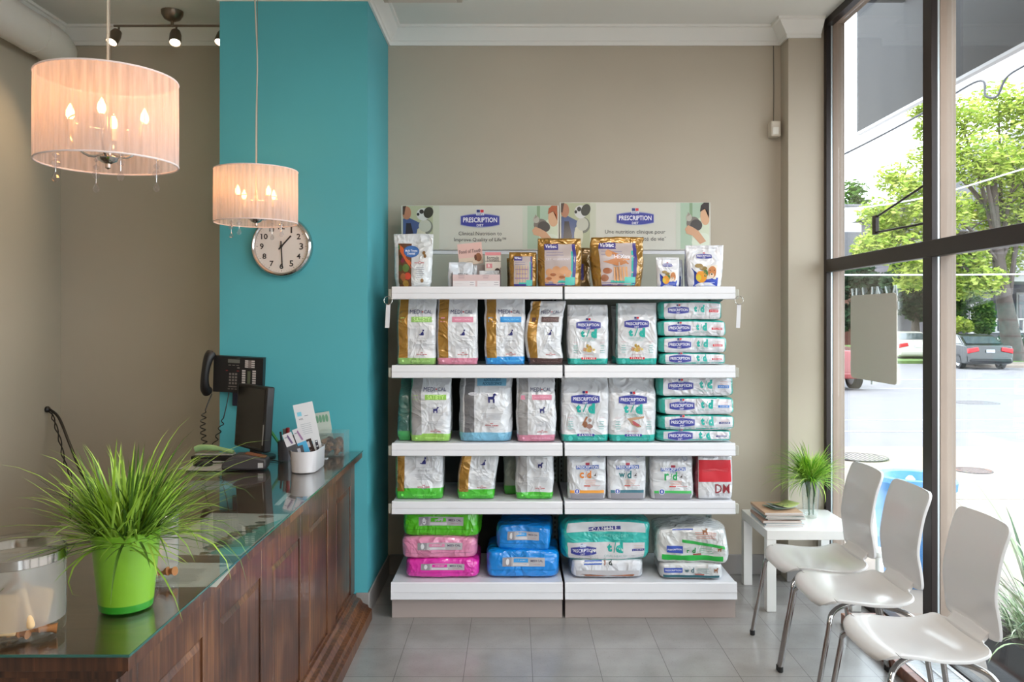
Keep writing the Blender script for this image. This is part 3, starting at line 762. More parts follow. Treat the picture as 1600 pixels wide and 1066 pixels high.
def make_bag(kind, label, cat, x0, x1, z, h, d, design, Yf=4.375, mode='stand', group=None, n=7, amp=0.010, seed=None, vh=None, base=(214, 216, 220), band=None, side=None, back=None, rz=0, top_m=None, tmax=1.0, lean=0.0, side_b=0.0, slump=0.0, extra=None, top=0.035, full=0.62, taper=0.0):
    global BAGS; BAGS += 1
    X0, X1 = PX(x0, Yf), PX(x1, Yf); w = X1-X0; seed = seed or BAGS
    F = bag_surface(w, h, d, n if mode == 'stand' else 8.5, seed, mode, amp, lean=lean, side=side_b, slump=slump, top=top, full=full, taper=taper)
    b = bag_mesh(kind, F, w, h, d, film(base), (band[0]*(vh or h)/h, film(band[1])) if band else None, film(side) if side else None, mode=mode, back=film(back) if back else None, top_m=(top_m[0], film(top_m[1])) if top_m else None)
    p = Print(b, lambda s, t: F(max(-1, min(1, 2*s-1)), -1, max(-1, min(1, 2*t-1))), w, h, vh=vh, off=0.0016, tmax=tmax)
    design(p)
    if extra: extra(b, w, h, d, F)
    o = b.build(kind, None, sharp=0)
    o.location = ((X0+X1)/2, Yf+d/2+0.012, z+0.001); o.rotation_euler.z = rz
    tag(o, label, cat, group)
    return o

GOLD = (176, 132, 56); NAVY = (36, 40, 100); LG = (150, 152, 158)
def medical(colr, animal, strip=GOLD, label_text='', logo=True, silver=False, tilt=0, sx=0.29, words='FELINE  FELIN'):
    def f(p):
        p.rect(0.02, sx, 0.101, 1.3, film((150, 148, 148)) if silver else film(strip), 0)
        c = (1+sx)/2
        if logo:
            p.text('MEDI', c-0.165, 0.80, 0.27, NAVY, 2, hs=1.15, rot=tilt); p.oval(c+0.005, 0.80, 0.018, 0.018*p.w/p.vh, (200, 40, 50), 2); p.text('CAL', c+0.14, 0.80, 0.20, NAVY, 2, hs=1.15, rot=tilt)
        p.rect(c-0.26, c+0.26, 0.645, 0.725, colr, 1); p.rect(0.10, 0.21, 0.65, 0.715, colr, 1)
        p.text(label_text, c, 0.685, 0.40, tuple(min(255, v+70) for v in colr), 2, hs=1.3)
        s = 0.17
        for (a, b_, t0, t1) in ((c-s, c+s, 0.585, 0.590), (c-s, c+s, 0.400, 0.405), (c-s, c-s+0.012, 0.40, 0.59), (c+s-0.012, c+s, 0.40, 0.59)): p.rect(a, b_, t0, t1, (188, 190, 196), 1)
        (cat_glyph if animal == 'cat' else dog_glyph)(p, c, 0.49, 0.075)
        p.text(words, c, 0.36, 0.24, (110, 110, 120), 1)
        p.lines(c-0.20, c+0.20, 0.25, 0.31, 4, (176, 178, 186))
        crown(p, c, 0.155, 0.25)
        p.text('VETERINARY EXCLUSIVE', 0.62, 0.055, 0.5, tuple(min(255, v+80) for v in colr), 2); p.oval(0.16, 0.055, 0.03, 0.03*p.w/p.vh, tuple(min(255, v+60) for v in colr), 2)
    return f
GREEN = (150, 196, 108); PINK = (218, 138, 162); BLUE = (42, 148, 222); BROWN = (74, 46, 44); VGREEN = (72, 190, 48); LBLUE = (122, 184, 214)
Z1, Z2, Z3, Z0 = SHELF_Z[1], SHELF_Z[2], SHELF_Z[3], 0.193
W_ = (216, 218, 222)
def bulge(b, w, h, d, F): pass
cb = 'pet food bag'
# row under the top shelf, gold-striped cat food
make_bag('cat_food_bag', 'gold and white cat food bag with pale green label, second shelf by the column', cb, 619, 680, Z1, 0.375, 0.12, medical(GREEN, 'cat', label_text='SATIETY'), vh=0.350, base=W_, band=(0.10, GREEN), side=(92, 110, 84), amp=0.011)
make_bag('cat_food_bag', 'gold and white cat food bag with pink label and pink foot', cb, 682, 745, Z1, 0.375, 0.12, medical(PINK, 'cat', label_text='WEIGHT CONTROL'), vh=0.350, base=W_, band=(0.10, PINK), side=(150, 150, 158), amp=0.011)
make_bag('cat_food_bag', 'gold and white cat food bag with bright blue label and blue foot', cb, 758, 820, Z1, 0.375, 0.11, medical(BLUE, 'cat', label_text='DENTAL DENTAIRE'), vh=0.350, base=W_, band=(0.12, BLUE), amp=0.019)
make_bag('cat_food_bag', 'crumpled gold and white cat food bag with dark brown label and foot, top bent over', cb, 826, 880, Z1, 0.340, 0.10, medical(BROWN, 'cat', label_text='INTESTINAL', tilt=0.15), vh=0.350, base=W_, band=(0.10, BROWN), amp=0.026, slump=0.05, side_b=-0.06)
# row three: dog food
def extra_green(b, w, h, d, F): pass
make_bag('dog_food_bag', 'silver and white dog food bag with pale green label and green side, third shelf', cb, 640, 702, Z2, 0.385, 0.20, medical((150, 200, 90), 'dog', silver=True, label_text='SATIETY', words=' '), vh=0.345, base=W_, band=(0.12, (150, 200, 90)), side=(70, 150, 120), amp=0.016)
make_bag('dog_food_bag', 'clear-wrapped dark green food bag half hidden beside the silver and white one', cb, 621, 642, Z2, 0.37, 0.28, lambda p: p.rect(0.1, 0.9, 0.0, 0.14, (70, 160, 90)), Yf=4.42, base=(66, 112, 104), amp=0.016)
def adolescent(p):
    p.rect(0.06, 0.29, 0.14, 1.3, film((112, 112, 116)), 0)
    c = 0.62; p.rect(0.34, 0.93, 0.85, 0.955, LBLUE, 1); p.text('ADOLESCENT', c, 0.93, 0.32, (34, 80, 120), 2, bold=0.02, hs=1.3); p.text('ADOLESCENCE', c, 0.88, 0.36, (34, 80, 120), 2, bold=0.02, hs=1.3)
    p.text('DEVELOPMENT', c, 0.975, 0.34, NAVY, 2, bold=0.02, hs=1.2)
    dog_glyph(p, c, 0.67, 0.085); p.rect(c-0.2, c+0.2, 0.55, 0.553, LG, 1); p.text('LARGE', c, 0.52, 0.12, (120, 120, 126), 1); p.lines(c-0.22, c+0.22, 0.35, 0.43, 5, (170, 172, 180)); crown(p, c, 0.25, 0.24)
    p.oval(0.27, 0.735, 0.1, 0.022, (225, 225, 230), 1); p.text('medium', 0.27, 0.735, 0.14, (90, 90, 110), 2)
make_bag('dog_food_bag', 'large bulging clear-wrapped dog food bag with sky blue label and foot', cb, 717, 799, Z2, 0.385, 0.22, adolescent, vh=0.345, base=W_, band=(0.14, LBLUE), side=(150, 156, 160), amp=0.016, n=4)
make_bag('dog_food_bag', 'silver and white dog food bag with pink label and pink foot', cb, 808, 868, Z2, 0.385, 0.16, medical(PINK, 'dog', silver=True, label_text='WEIGHT CONTROL', words=' '), vh=0.345, base=W_, band=(0.11, PINK), amp=0.018)
# row four: bright green feet
make_bag('cat_food_bag', 'wide gold and white cat food bag with bright green foot, fourth shelf by the column', cb, 617, 691, Z3, 0.278, 0.17, medical(VGREEN, 'cat', sx=0.20, label_text='DIABETIC'), vh=0.42, base=W_, band=(0.14, VGREEN), side=(120, 150, 60), amp=0.011, full=0.98, top=0.7, tmax=0.97)
make_bag('cat_food_bag', 'narrow gold and white cat food bag with bright green foot leaning to one side', cb, 715, 772, Z3, 0.278, 0.12, medical(VGREEN, 'cat', label_text='DIABETIC'), vh=0.40, base=W_, band=(0.13, VGREEN), amp=0.016, full=0.9, top=0.6, tmax=0.97, slump=0.09, side=(150, 116, 60))
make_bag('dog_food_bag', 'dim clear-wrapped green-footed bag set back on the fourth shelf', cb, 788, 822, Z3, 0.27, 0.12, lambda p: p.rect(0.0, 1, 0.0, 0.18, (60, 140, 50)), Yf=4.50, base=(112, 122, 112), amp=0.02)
make_bag('dog_food_bag', 'silver and white dog food bag with bright green label and foot, fourth shelf', cb, 807, 864, Z3, 0.278, 0.14, medical(VGREEN, 'dog', silver=True, label_text='DIABETIC', logo=False, words=' '), vh=0.37, base=W_, band=(0.10, VGREEN), amp=0.024, full=0.85, top=0.4, tmax=0.97)

TEAL = (24, 172, 160); RED = (206, 44, 56); BADGE = (56, 60, 156)
def kibble(p, s, t, k, cols, n=16, spread=1.0, sd=1):
    r = random.Random(sd)
    for i in range(n):
        a = r.uniform(0, 2*PI); q = math.sqrt(r.random())*spread
        p.oval(s+k*1.5*q*math.cos(a), t+k*0.8*q*math.sin(a)*p.w/p.vh, k*r.uniform(.28, .45), k*r.uniform(.2, .32)*p.w/p.vh, cols[i % len(cols)], 1.5+0.05*i, n=8, rot=r.uniform(0, 3))
def td(kind, pic):
    band = RED if kind == 'FELINE' else (50, 54, 150)
    def f(p):
        badge(p, 0.5, 0.655, 0.60)
        p.text('t', 0.36, 0.515, 0.10, TEAL, 2, bold=0.075, hs=1.1); p.text('d', 0.63, 0.52, 0.145, TEAL, 2, bold=0.075, hs=1.1); p.poly([(0.445, 0.46), (0.468, 0.46), (0.535, 0.585), (0.512, 0.585)], TEAL, 2)
        p.text('ORAL HEALTH', 0.5, 0.425, 0.38, (120, 180, 176), 2)
        p.text('SOINS DENTAIRES', 0.5, 0.395, 0.3, (150, 190, 186), 2)
        if pic == 'kibble': kibble(p, 0.5, 0.27, 0.10, [(200, 168, 84), (214, 188, 110), (176, 140, 60), (196, 150, 120)], sd=p.w*1000)
        elif pic == 'bits':
            p.poly([(0.42, 0.24), (0.46, 0.26), (0.56, 0.385), (0.52, 0.39)], (168, 104, 70)); p.oval(0.5, 0.265, 0.05, 0.05, (140, 90, 60), 2); p.oval(0.60, 0.33, 0.035, 0.03, (176, 150, 140), 2); p.oval(0.59, 0.235, 0.07, 0.035, (150, 110, 100), 2)
        else:
            p.poly([(0.38, 0.36), (0.55, 0.385), (0.74, 0.40), (0.73, 0.37), (0.56, 0.345), (0.42, 0.33)], (190, 150, 120)); p.poly([(0.42, 0.34), (0.50, 0.335), (0.64, 0.27), (0.68, 0.235), (0.60, 0.225), (0.48, 0.27)], (180, 140, 112), 2); p.poly([(0.48, 0.32), (0.52, 0.325), (0.64, 0.26), (0.62, 0.24), (0.52, 0.265)], (176, 80, 90), 3)
        for s0 in (0.12, 0.78):
            p.lines(s0, s0+0.13, 0.36, 0.37, 1, (220, 140, 150)); p.lines(s0, s0+0.13, 0.20, 0.31, 4, (130, 190, 186))
        p.text('NEW IMPROVED', 0.5, 0.165, 0.24, (200, 120, 130), 1)
        p.rect(0.33, 0.69, 0.085, 0.12, band, 1.5); p.text('  '.join(kind)[:0] + ' '.join(kind), 0.51, 0.1025, 0.28, (240, 240, 244), 2.4, bold=0.02)
        p.oval(0.18, 0.05, 0.05, 0.04, (80, 200, 190), 1, n=14); p.text('PRESCRIPTION DIET', 0.6, 0.045, 0.5, (120, 215, 205), 1)
    return f
make_bag('cat_food_bag', 'white teal-lettered cat food bag with red band, standing next to the gap between bays', cb, 888, 951, Z1, 0.32, 0.12, td('FELINE', 'kibble'), base=W_, band=(0.10, TEAL), full=0.7)
make_bag('cat_food_bag', 'white red-banded cat food bag, peaked at one top corner, beside the pile', cb, 965, 1028, Z1, 0.33, 0.12, td('FELINE', 'kibble'), base=W_, band=(0.10, TEAL), full=0.7, side=(110, 150, 146), rz=-0.08)
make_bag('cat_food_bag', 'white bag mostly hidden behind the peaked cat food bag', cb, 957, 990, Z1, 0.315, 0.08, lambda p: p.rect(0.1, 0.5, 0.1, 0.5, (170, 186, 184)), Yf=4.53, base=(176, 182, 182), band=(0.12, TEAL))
make_bag('dog_food_bag', 'white dog food bag with teal lettering and small split chews pictured', cb, 878, 951, Z2, 0.345, 0.15, td('CANINE', 'bits'), base=W_, band=(0.11, TEAL), full=0.72)
make_bag('dog_food_bag', 'white dog food bag with teal lettering and one long chew pictured', cb, 953, 1025, Z2, 0.34, 0.14, td('CANINE', 'long'), base=W_, band=(0.11, TEAL), full=0.72)
# lying stacks of teal-edged bags
def lying_td(kind, cut=0.0):
    colr = {'F': RED, 'B': (40, 120, 200), 'N': (44, 44, 120)}[kind]
    def f(p):
        p.rect(0.07, 0.99, 0.03, 0.88, film((214, 214, 220)), 0)
        badge(p, 0.30, 0.50, 0.33, lay=1)
        p.text('t', 0.565, 0.57, 0.05, TEAL, 2, bold=0.07, hs=1.15); p.text('d', 0.67, 0.58, 0.068, TEAL, 2, bold=0.07, hs=1.15); p.poly([(0.605, 0.42), (0.612, 0.42), (0.635, 0.74), (0.628, 0.74)], TEAL, 2)
        p.text('ORAL HEALTH', 0.61, 0.28, 0.20, (130, 180, 178), 2)
        p.rect(0.775, 0.935, 0.40, 0.54, colr, 1); p.text('F E L I N E' if kind == 'F' else 'C A N I N E', 0.855, 0.47, 0.12, (235, 235, 240), 2, bold=0.02)
        p.lines(0.79, 0.92, 0.60, 0.70, 2, (220, 140, 140)); p.lines(0.79, 0.92, 0.24, 0.32, 2, (160, 160, 170))
    return f
def stack(rows, zbase, d, names):
    z = zbase
    for (x0, x1, hh, kd, lab, sd) in rows:
        make_bag('food_bag', lab, cb, x0, x1, z, hh, d, lying_td(kd), mode='lie', base=(40, 168, 156), amp=0.014, seed=sd, group=names)
        z += hh*0.985
stack([(1032, 1136, 0.062, 'F', 'red-banded teal and white bag at the bottom of the second shelf pile', 31),
       (1030, 1138, 0.090, 'F', 'red-banded teal and white bag second from bottom in the second shelf pile', 32),
       (1030, 1137, 0.090, 'F', 'red-banded teal and white bag just under the topmost in the second shelf pile', 33),
       (1030, 1131, 0.105, 'F', 'red-banded teal and white bag, topmost of the second shelf pile', 34)], Z1, 0.30, 'teal-edged cat food bags piled on the second shelf')
stack([(1028, 1146, 0.062, 'N', 'navy-banded teal and white bag at the bottom of the third shelf pile', 41),
       (1030, 1151, 0.083, 'N', 'navy-banded teal and white bag second from bottom in the third shelf pile', 42),
       (1030, 1150, 0.098, 'B', 'blue-banded teal and white bag just under the topmost in the third shelf pile', 43),
       (1027, 1150, 0.118, 'B', 'thick blue-banded teal and white bag, topmost of the third shelf pile', 44)], Z2, 0.32, 'teal-edged dog food bags piled on the third shelf')
# row four, smaller diet bags
def xd(letter, colr, line, cut=0.0):
    def f(p):
        p.rect(0.04, 0.96, 0.0, 0.14, (152, 150, 158), 0); p.rect(0.04, 0.96, 0.115, 0.165, line, 1)
        p.oval(0.24, 0.145, 0.07, 0.07*p.w/p.vh, (228, 228, 236), 2); p.oval(0.24, 0.145, 0.058, 0.058*p.w/p.vh, (70, 90, 180), 2.5); p.oval(0.24, 0.145, 0.02, 0.03, (230, 230, 240), 3)
        p.rect(0.22, 0.80, 0.55, 0.62, (60, 100, 190), 1.5, shear=0.02); p.text('PRESCRIPTION', 0.51, 0.592, 0.54, (245, 245, 250), 2.6, bold=0.02, hs=1.35); p.text('DIET', 0.51, 0.535, 0.14, (60, 100, 190), 2); p.rect(0.46, 0.56, 0.625, 0.67, (180, 60, 80), 2)
        p.text(letter, 0.36, 0.44, 0.11 if letter != 'w' else 0.16, colr, 2, bold=0.03, hs=1.15); p.text('d', 0.55, 0.455, 0.11, colr, 2, bold=0.03, hs=1.15); p.poly([(0.45, 0.39), (0.462, 0.39), (0.49, 0.51), (0.478, 0.51)], colr, 2)
        p.oval(0.71, 0.46, 0.065, 0.075, (206, 206, 210), 1.6); cat_glyph(p, 0.71, 0.455, 0.04, (70, 62, 62), 2.4)
        p.lines(0.42, 0.74, 0.28, 0.35, 3, (230, 150, 120)); p.rect(0.42, 0.58, 0.235, 0.255, (205, 70, 60), 2); p.lines(0.6, 0.85, 0.23, 0.25, 1, (200, 120, 120))
        p.oval(0.80, 0.80, 0.06, 0.05, (170, 176, 200), 1.5); p.oval(0.80, 0.80, 0.045, 0.037, (214, 216, 224), 2)
    return f
make_bag('cat_food_bag', 'white cat food bag with orange lettering and orange line', cb, 888, 947, Z3, 0.277, 0.11, xd('c', (222, 128, 44), (236, 160, 60)), vh=0.29, base=W_, full=0.7, tmax=0.97)
make_bag('cat_food_bag', 'white cat food bag with dark teal lettering and a slate line', cb, 951, 1010, Z3, 0.277, 0.11, xd('w', (30, 116, 124), (70, 124, 140)), vh=0.29, base=W_, full=0.7, tmax=0.97)
make_bag('cat_food_bag', 'white cat food bag with green lettering and green line, slumped at the top', cb, 1019, 1084, Z3, 0.262, 0.13, xd('r', (34, 168, 92), (70, 190, 96)), vh=0.27, base=W_, full=0.75, tmax=0.97, amp=0.016)
def dm(p):
    p.rect(0.03, 0.97, 0.33, 0.75, (206, 30, 48), 0.5)
    p.text('DM', 0.70, 0.20, 0.40, (140, 30, 44), 2, bold=0.01, hs=1.25); p.text('DIETETIC', 0.70, 0.085, 0.38, (150, 150, 160), 1); p.text('C', 0.30, 0.11, 0.09, (180, 182, 190), 1)
    p.text('PURINA', 0.28, 0.90, 0.30, (40, 40, 44), 2, bold=0.02); p.rect(0.07, 0.13, 0.885, 0.915, (200, 40, 50), 2); p.text('VETERINARY DIETS', 0.35, 0.80, 0.40, (120, 124, 134), 1)
    for k in range(4): p.poly([(0.05, 0.50+0.02*k), (0.5, 0.54+0.012*k), (0.95, 0.60-0.03*k), (0.95, 0.606-0.03*k), (0.5, 0.545+0.012*k), (0.05, 0.506+0.02*k)], (226, 84, 92), 1.2)
make_bag('food_bag', 'white bag with wide red panel and dark red initials, fourth shelf', cb, 1090, 1146, Z3, 0.279, 0.13, dm, base=W_, full=0.8, top=0.2, side=(120, 30, 44), tmax=0.99)
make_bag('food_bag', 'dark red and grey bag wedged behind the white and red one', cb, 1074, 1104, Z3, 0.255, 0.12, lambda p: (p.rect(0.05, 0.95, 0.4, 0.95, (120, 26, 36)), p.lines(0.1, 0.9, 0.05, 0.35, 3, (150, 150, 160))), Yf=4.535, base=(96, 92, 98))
# bottom shelf
def lying_med(colr, tag_rgb=None):
    def f(p):
        g = (186, 182, 186)
        p.rect(0.22, 0.80, 0.42, 0.74, g, 0.5); p.rect(0.225, 0.34, 0.42, 0.74, (150, 146, 152), 1); p.oval(0.285, 0.58, 0.022, 0.12, (226, 226, 230), 2)
        p.rect(0.37, 0.57, 0.56, 0.70, tag_rgb or colr, 1.2); p.rect(0.36, 0.58, 0.44, 0.53, (216, 214, 218), 1.2); p.text('MEDI CAL', 0.69, 0.62, 0.17, (70, 60, 90), 2, bold=0.02); p.text('ROYAL CANIN', 0.69, 0.50, 0.09, (190, 60, 70), 2)
        p.text('VETERINARY', 0.47, 0.63, 0.13, (232, 232, 236), 2)
        p.rect(0.03, 0.97, 0.285, 0.30, tuple(int(v*0.75) for v in colr), 0.4)
    return f
MAG = (222, 44, 168); LPINK = (224, 140, 176); LGRN = (84, 196, 28); SKY = (10, 138, 226)
make_bag('food_bag', 'magenta food bag at the foot of the three-colour pile on the bottom shelf', cb, 632, 748, Z0, 0.105, 0.34, lying_med(MAG), mode='lie', base=MAG, amp=0.011, Yf=4.36)
make_bag('food_bag', 'pale pink food bag in the middle of the three-colour pile', cb, 626, 744, Z0+0.100, 0.118, 0.34, lying_med(LPINK), mode='lie', base=LPINK, amp=0.016, Yf=4.37, rz=0.02)
make_bag('food_bag', 'bright green food bag on top of the three-colour pile', cb, 630, 749, Z0+0.210, 0.150, 0.34, lying_med(LGRN), mode='lie', base=LGRN, amp=0.021, Yf=4.39, rz=-0.03)
make_bag('food_bag', 'large blue food bag lying under a smaller blue one on the bottom shelf', cb, 760, 874, Z0, 0.150, 0.34, lying_med(SKY, (60, 160, 230)), mode='lie', base=SKY, amp=0.014, Yf=4.36)
make_bag('food_bag', 'smaller blue food bag lying on top of the large blue one', cb, 779, 862, Z0+0.140, 0.140, 0.30, lying_med(SKY, (60, 160, 230)), mode='lie', base=SKY, amp=0.021, Yf=4.38, rz=-0.08, back=(200, 204, 210))
def big_td(p):
    p.rect(0.05, 0.96, 0.05, 0.46, (216, 214, 218), 0); p.rect(0.05, 0.96, 0.14, 0.06, (180, 180, 184), 0)
    p.rect(0.05, 0.96, 0.72, 0.96, (206, 210, 214), 0.3)
    badge(p, 0.24, 0.255, 0.30, lay=1)
    p.text('t', 0.535, 0.33, 0.055, TEAL, 2, bold=0.07); p.text('d', 0.64, 0.345, 0.082, TEAL, 2, bold=0.07); p.poly([(0.578, 0.22), (0.588, 0.22), (0.603, 0.46), (0.593, 0.46)], TEAL, 2)
    p.rect(0.79, 0.955, 0.24, 0.30, (44, 44, 130), 1); p.text('C A N I N E', 0.87, 0.27, 0.13, (240, 240, 244), 2); p.lines(0.80, 0.94, 0.33, 0.38, 2, (220, 170, 150))
    p.rect(0.30, 0.66, 0.735, 0.82, (44, 44, 130), 1.5, shear=0.1); p.text('C A N I N E', 0.48, 0.795, 0.28, (240, 240, 244), 2.4, rot=0.06)
    p.text('ORAL HEALTH', 0.6, 0.14, 0.25, (140, 180, 178), 1); p.text('PRESCRIPTION DIET', 0.55, 0.62, 0.4, (120, 215, 205), 1)
make_bag('dog_food_bag', 'big crumpled teal and white bag lying on a white and brown one, bottom shelf', cb, 878, 1017, Z0+0.088, 0.222, 0.34, big_td, mode='lie', base=(40, 184, 176), amp=0.026, Yf=4.37)
def jd(p):
    p.rect(0.05, 0.95, 0.10, 0.42, (190, 188, 192), 0.5); p.poly([(0.06, 0.10), (0.94, 0.10), (0.86, 0.22), (0.80, 0.14), (0.22, 0.14), (0.14, 0.22)], (176, 108, 72), 1)
    p.rect(0.17, 0.42, 0.72, 0.95, (60, 100, 190), 1); p.text('PRESCRIPTION', 0.295, 0.84, 0.22, (240, 240, 246), 2, bold=0.02); p.text('j', 0.46, 0.82, 0.02, (160, 84, 40), 2, bold=0.04); p.text('d', 0.54, 0.84, 0.05, (40, 60, 60), 2, bold=0.03)
make_bag('dog_food_bag', 'white and brown dog food bag lying flat under the big teal and white one', cb, 893, 1006, Z0, 0.100, 0.33, jd, mode='lie', base=(222, 224, 230), amp=0.008, Yf=4.36)
def wdl(p):
    p.rect(0.04, 0.96, 0.12, 0.26, (30, 92, 104), 1); p.rect(0.06, 0.36, 0.40, 0.72, (60, 90, 190), 1); p.text('PRESCRIPTION', 0.21, 0.56, 0.26, (240, 240, 246), 2, bold=0.02)
    p.text('w', 0.43, 0.52, 0.07, (30, 92, 104), 2, bold=0.02); p.text('d', 0.52, 0.58, 0.05, (30, 92, 104), 2, bold=0.02); p.lines(0.58, 0.80, 0.40, 0.66, 3, (120, 160, 160)); dog_glyph(p, 0.89, 0.6, 0.04, (150, 96, 60))
    p.rect(0.56, 0.70, 0.29, 0.34, (190, 70, 50), 2)
make_bag('dog_food_bag', 'flat white bag with a dark teal line under the crinkled green-lined one', cb, 1034, 1132, Z0, 0.085, 0.30, wdl, mode='lie', base=(208, 210, 212), amp=0.014, Yf=4.34, rz=-0.05)
def rdl(p):
    p.rect(0.05, 0.93, 0.13, 0.27, (36, 176, 70), 1, shear=-0.05); p.rect(0.13, 0.36, 0.33, 0.52, (60, 90, 190), 1, shear=-0.1); p.text('PRESCRIPTION', 0.245, 0.41, 0.2, (240, 240, 246), 2, bold=0.02)
    p.text('r', 0.43, 0.37, 0.035, (36, 160, 80), 2, bold=0.03); p.text('d', 0.51, 0.39, 0.05, (36, 160, 80), 2, bold=0.03); p.lines(0.56, 0.80, 0.30, 0.42, 3, (120, 190, 150)); dog_glyph(p, 0.88, 0.42, 0.03, (160, 100, 60)); p.rect(0.5, 0.62, 0.255, 0.29, (160, 70, 60), 2)
    p.rect(0.35, 0.96, 0.60, 0.68, (50, 180, 80), 1, shear=-0.28); p.lines(0.5, 0.85, 0.72, 0.86, 4, (220, 130, 110)); dog_glyph(p, 0.66, 0.90, 0.045, (150, 96, 60)); p.rect(0.2, 0.5, 0.93, 0.97, (60, 90, 180), 1)
make_bag('dog_food_bag', 'crinkled shiny white bag with bright green line, lying on the flat white one', cb, 1030, 1140, Z0+0.075, 0.200, 0.28, rdl, mode='lie', base=(216, 218, 218), amp=0.035, Yf=4.35, rz=-0.04)

# ------------------------------------------------------------------ header boards with photographs
def ell(p, s, t, rs, rt, c, lay, rot=0, n=20): p.oval(s, t, rs, rt, c, lay, n=n, rot=rot)
def board(x0, x1, ztop, l1, l2, label, hair, wtxt):
    Y = 4.855; X0, X1 = PX(x0, Y), PX(x1, Y); zb = 1.987; w = X1-X0; h = ztop-zb
    b = MB(); b.box(X0, X1, Y, Y+0.012, zb, ztop, mat('board_white', (208, 206, 196), 0.22, coat=0.3))
    p = Print(b, lambda s, t: (X0+w*s, Y, zb+h*t), w, h, 0.0006); p.flat = Vector((0, -1, 0)); p.lo = 0.008; p.hi = 0.992
    # pale green photo ends
    p.rect(0.008, 0.20, 0.02, 0.99, (176, 180, 148), 0); p.rect(0.20, 0.24, 0.02, 0.99, (196, 198, 180), 0)
    p.rect(0.80, 0.992, 0.02, 0.99, (168, 190, 168), 0); p.rect(0.77, 0.80, 0.02, 0.99, (194, 200, 186), 0); p.rect(0.86, 0.88, 0.4, 0.99, (132, 158, 124), 0.5)
    # man in a blue shirt with a spotted dog
    p.poly([(0.01, 0.02), (0.01, 0.70), (0.05, 0.72), (0.11, 0.62), (0.15, 0.60), (0.15, 0.50), (0.10, 0.48), (0.10, 0.02)], (64, 84, 132), 1)
    p.poly([(0.02, 0.02), (0.03, 0.60), (0.06, 0.60), (0.08, 0.3), (0.07, 0.02)], (26, 28, 44), 1.6)
    ell(p, 0.034, 0.83, 0.028, 0.15, (176, 120, 92), 2); p.poly([(0.006, 0.80), (0.008, 0.98), (0.03, 0.99), (0.024, 0.90), (0.018, 0.78)], (70, 48, 38), 2.5)
    ell(p, 0.155, 0.52, 0.045, 0.17, (120, 122, 112), 1.2); ell(p, 0.150, 0.54, 0.04, 0.14, (190, 190, 176), 1.5); ell(p, 0.138, 0.80, 0.042, 0.14, (206, 206, 204), 2); ell(p, 0.172, 0.84, 0.03, 0.13, (52, 54, 46), 2.5, rot=-0.4); ell(p, 0.128, 0.86, 0.014, 0.05, (40, 40, 42), 2.6); ell(p, 0.106, 0.80, 0.009, 0.035, (30, 30, 32), 3); ell(p, 0.125, 0.30, 0.03, 0.22, (206, 202, 180), 1.4)
    # woman holding a cat
    ell(p, 0.965, 0.30, 0.09, 0.42, (206, 214, 190), 1); ell(p, 0.945, 0.16, 0.07, 0.2, (214, 222, 204), 1.3)
    ell(p, 0.965, 0.72, 0.033, 0.20, (214, 168, 132), 2)
    p.poly([(0.93, 0.80), (0.935, 0.93), (0.955, 0.995), (0.99, 0.995), (0.99, 0.66), (0.98, 0.80), (0.96, 0.88)], hair, 2.6)
    ell(p, 0.885, 0.56, 0.045, 0.14, (120, 112, 104), 1.8, rot=-0.2); ell(p, 0.905, 0.52, 0.04, 0.12, (72, 66, 64), 2, rot=-0.3); ell(p, 0.856, 0.68, 0.02, 0.08, (176, 172, 160), 2.2); p.poly([(0.845, 0.70), (0.85, 0.80), (0.865, 0.74)], (150, 140, 130), 2.4)
    p.poly([(0.83, 0.44), (0.85, 0.52), (0.88, 0.48), (0.92, 0.40), (0.97, 0.18), (0.93, 0.12), (0.88, 0.30), (0.84, 0.34)], (208, 160, 126), 3)
    badge(p, 0.50, 0.66, 0.25, lay=2)
    p.text(l1, 0.5, 0.37, wtxt[0], (70, 70, 74), 2); p.text(l2, 0.5, 0.22, wtxt[1], (70, 70, 74), 2)
    o = b.build('header_board', None); tag(o, label, 'sign')
    return o
board(627, 873, 2.250, 'Clinical Nutrition to', 'Improve Quality of Life™', 'header sign with English slogan, woman with red hair, standing on the bay by the column', (170, 84, 40), (0.275, 0.33))
o = board(874.5, 1110, 2.268, 'Une nutrition clinique pour', 'améliorer la qualité de vie˜', 'header sign with French slogan, woman with black hair, standing on the bay by the window', (46, 34, 34), (0.40, 0.41))

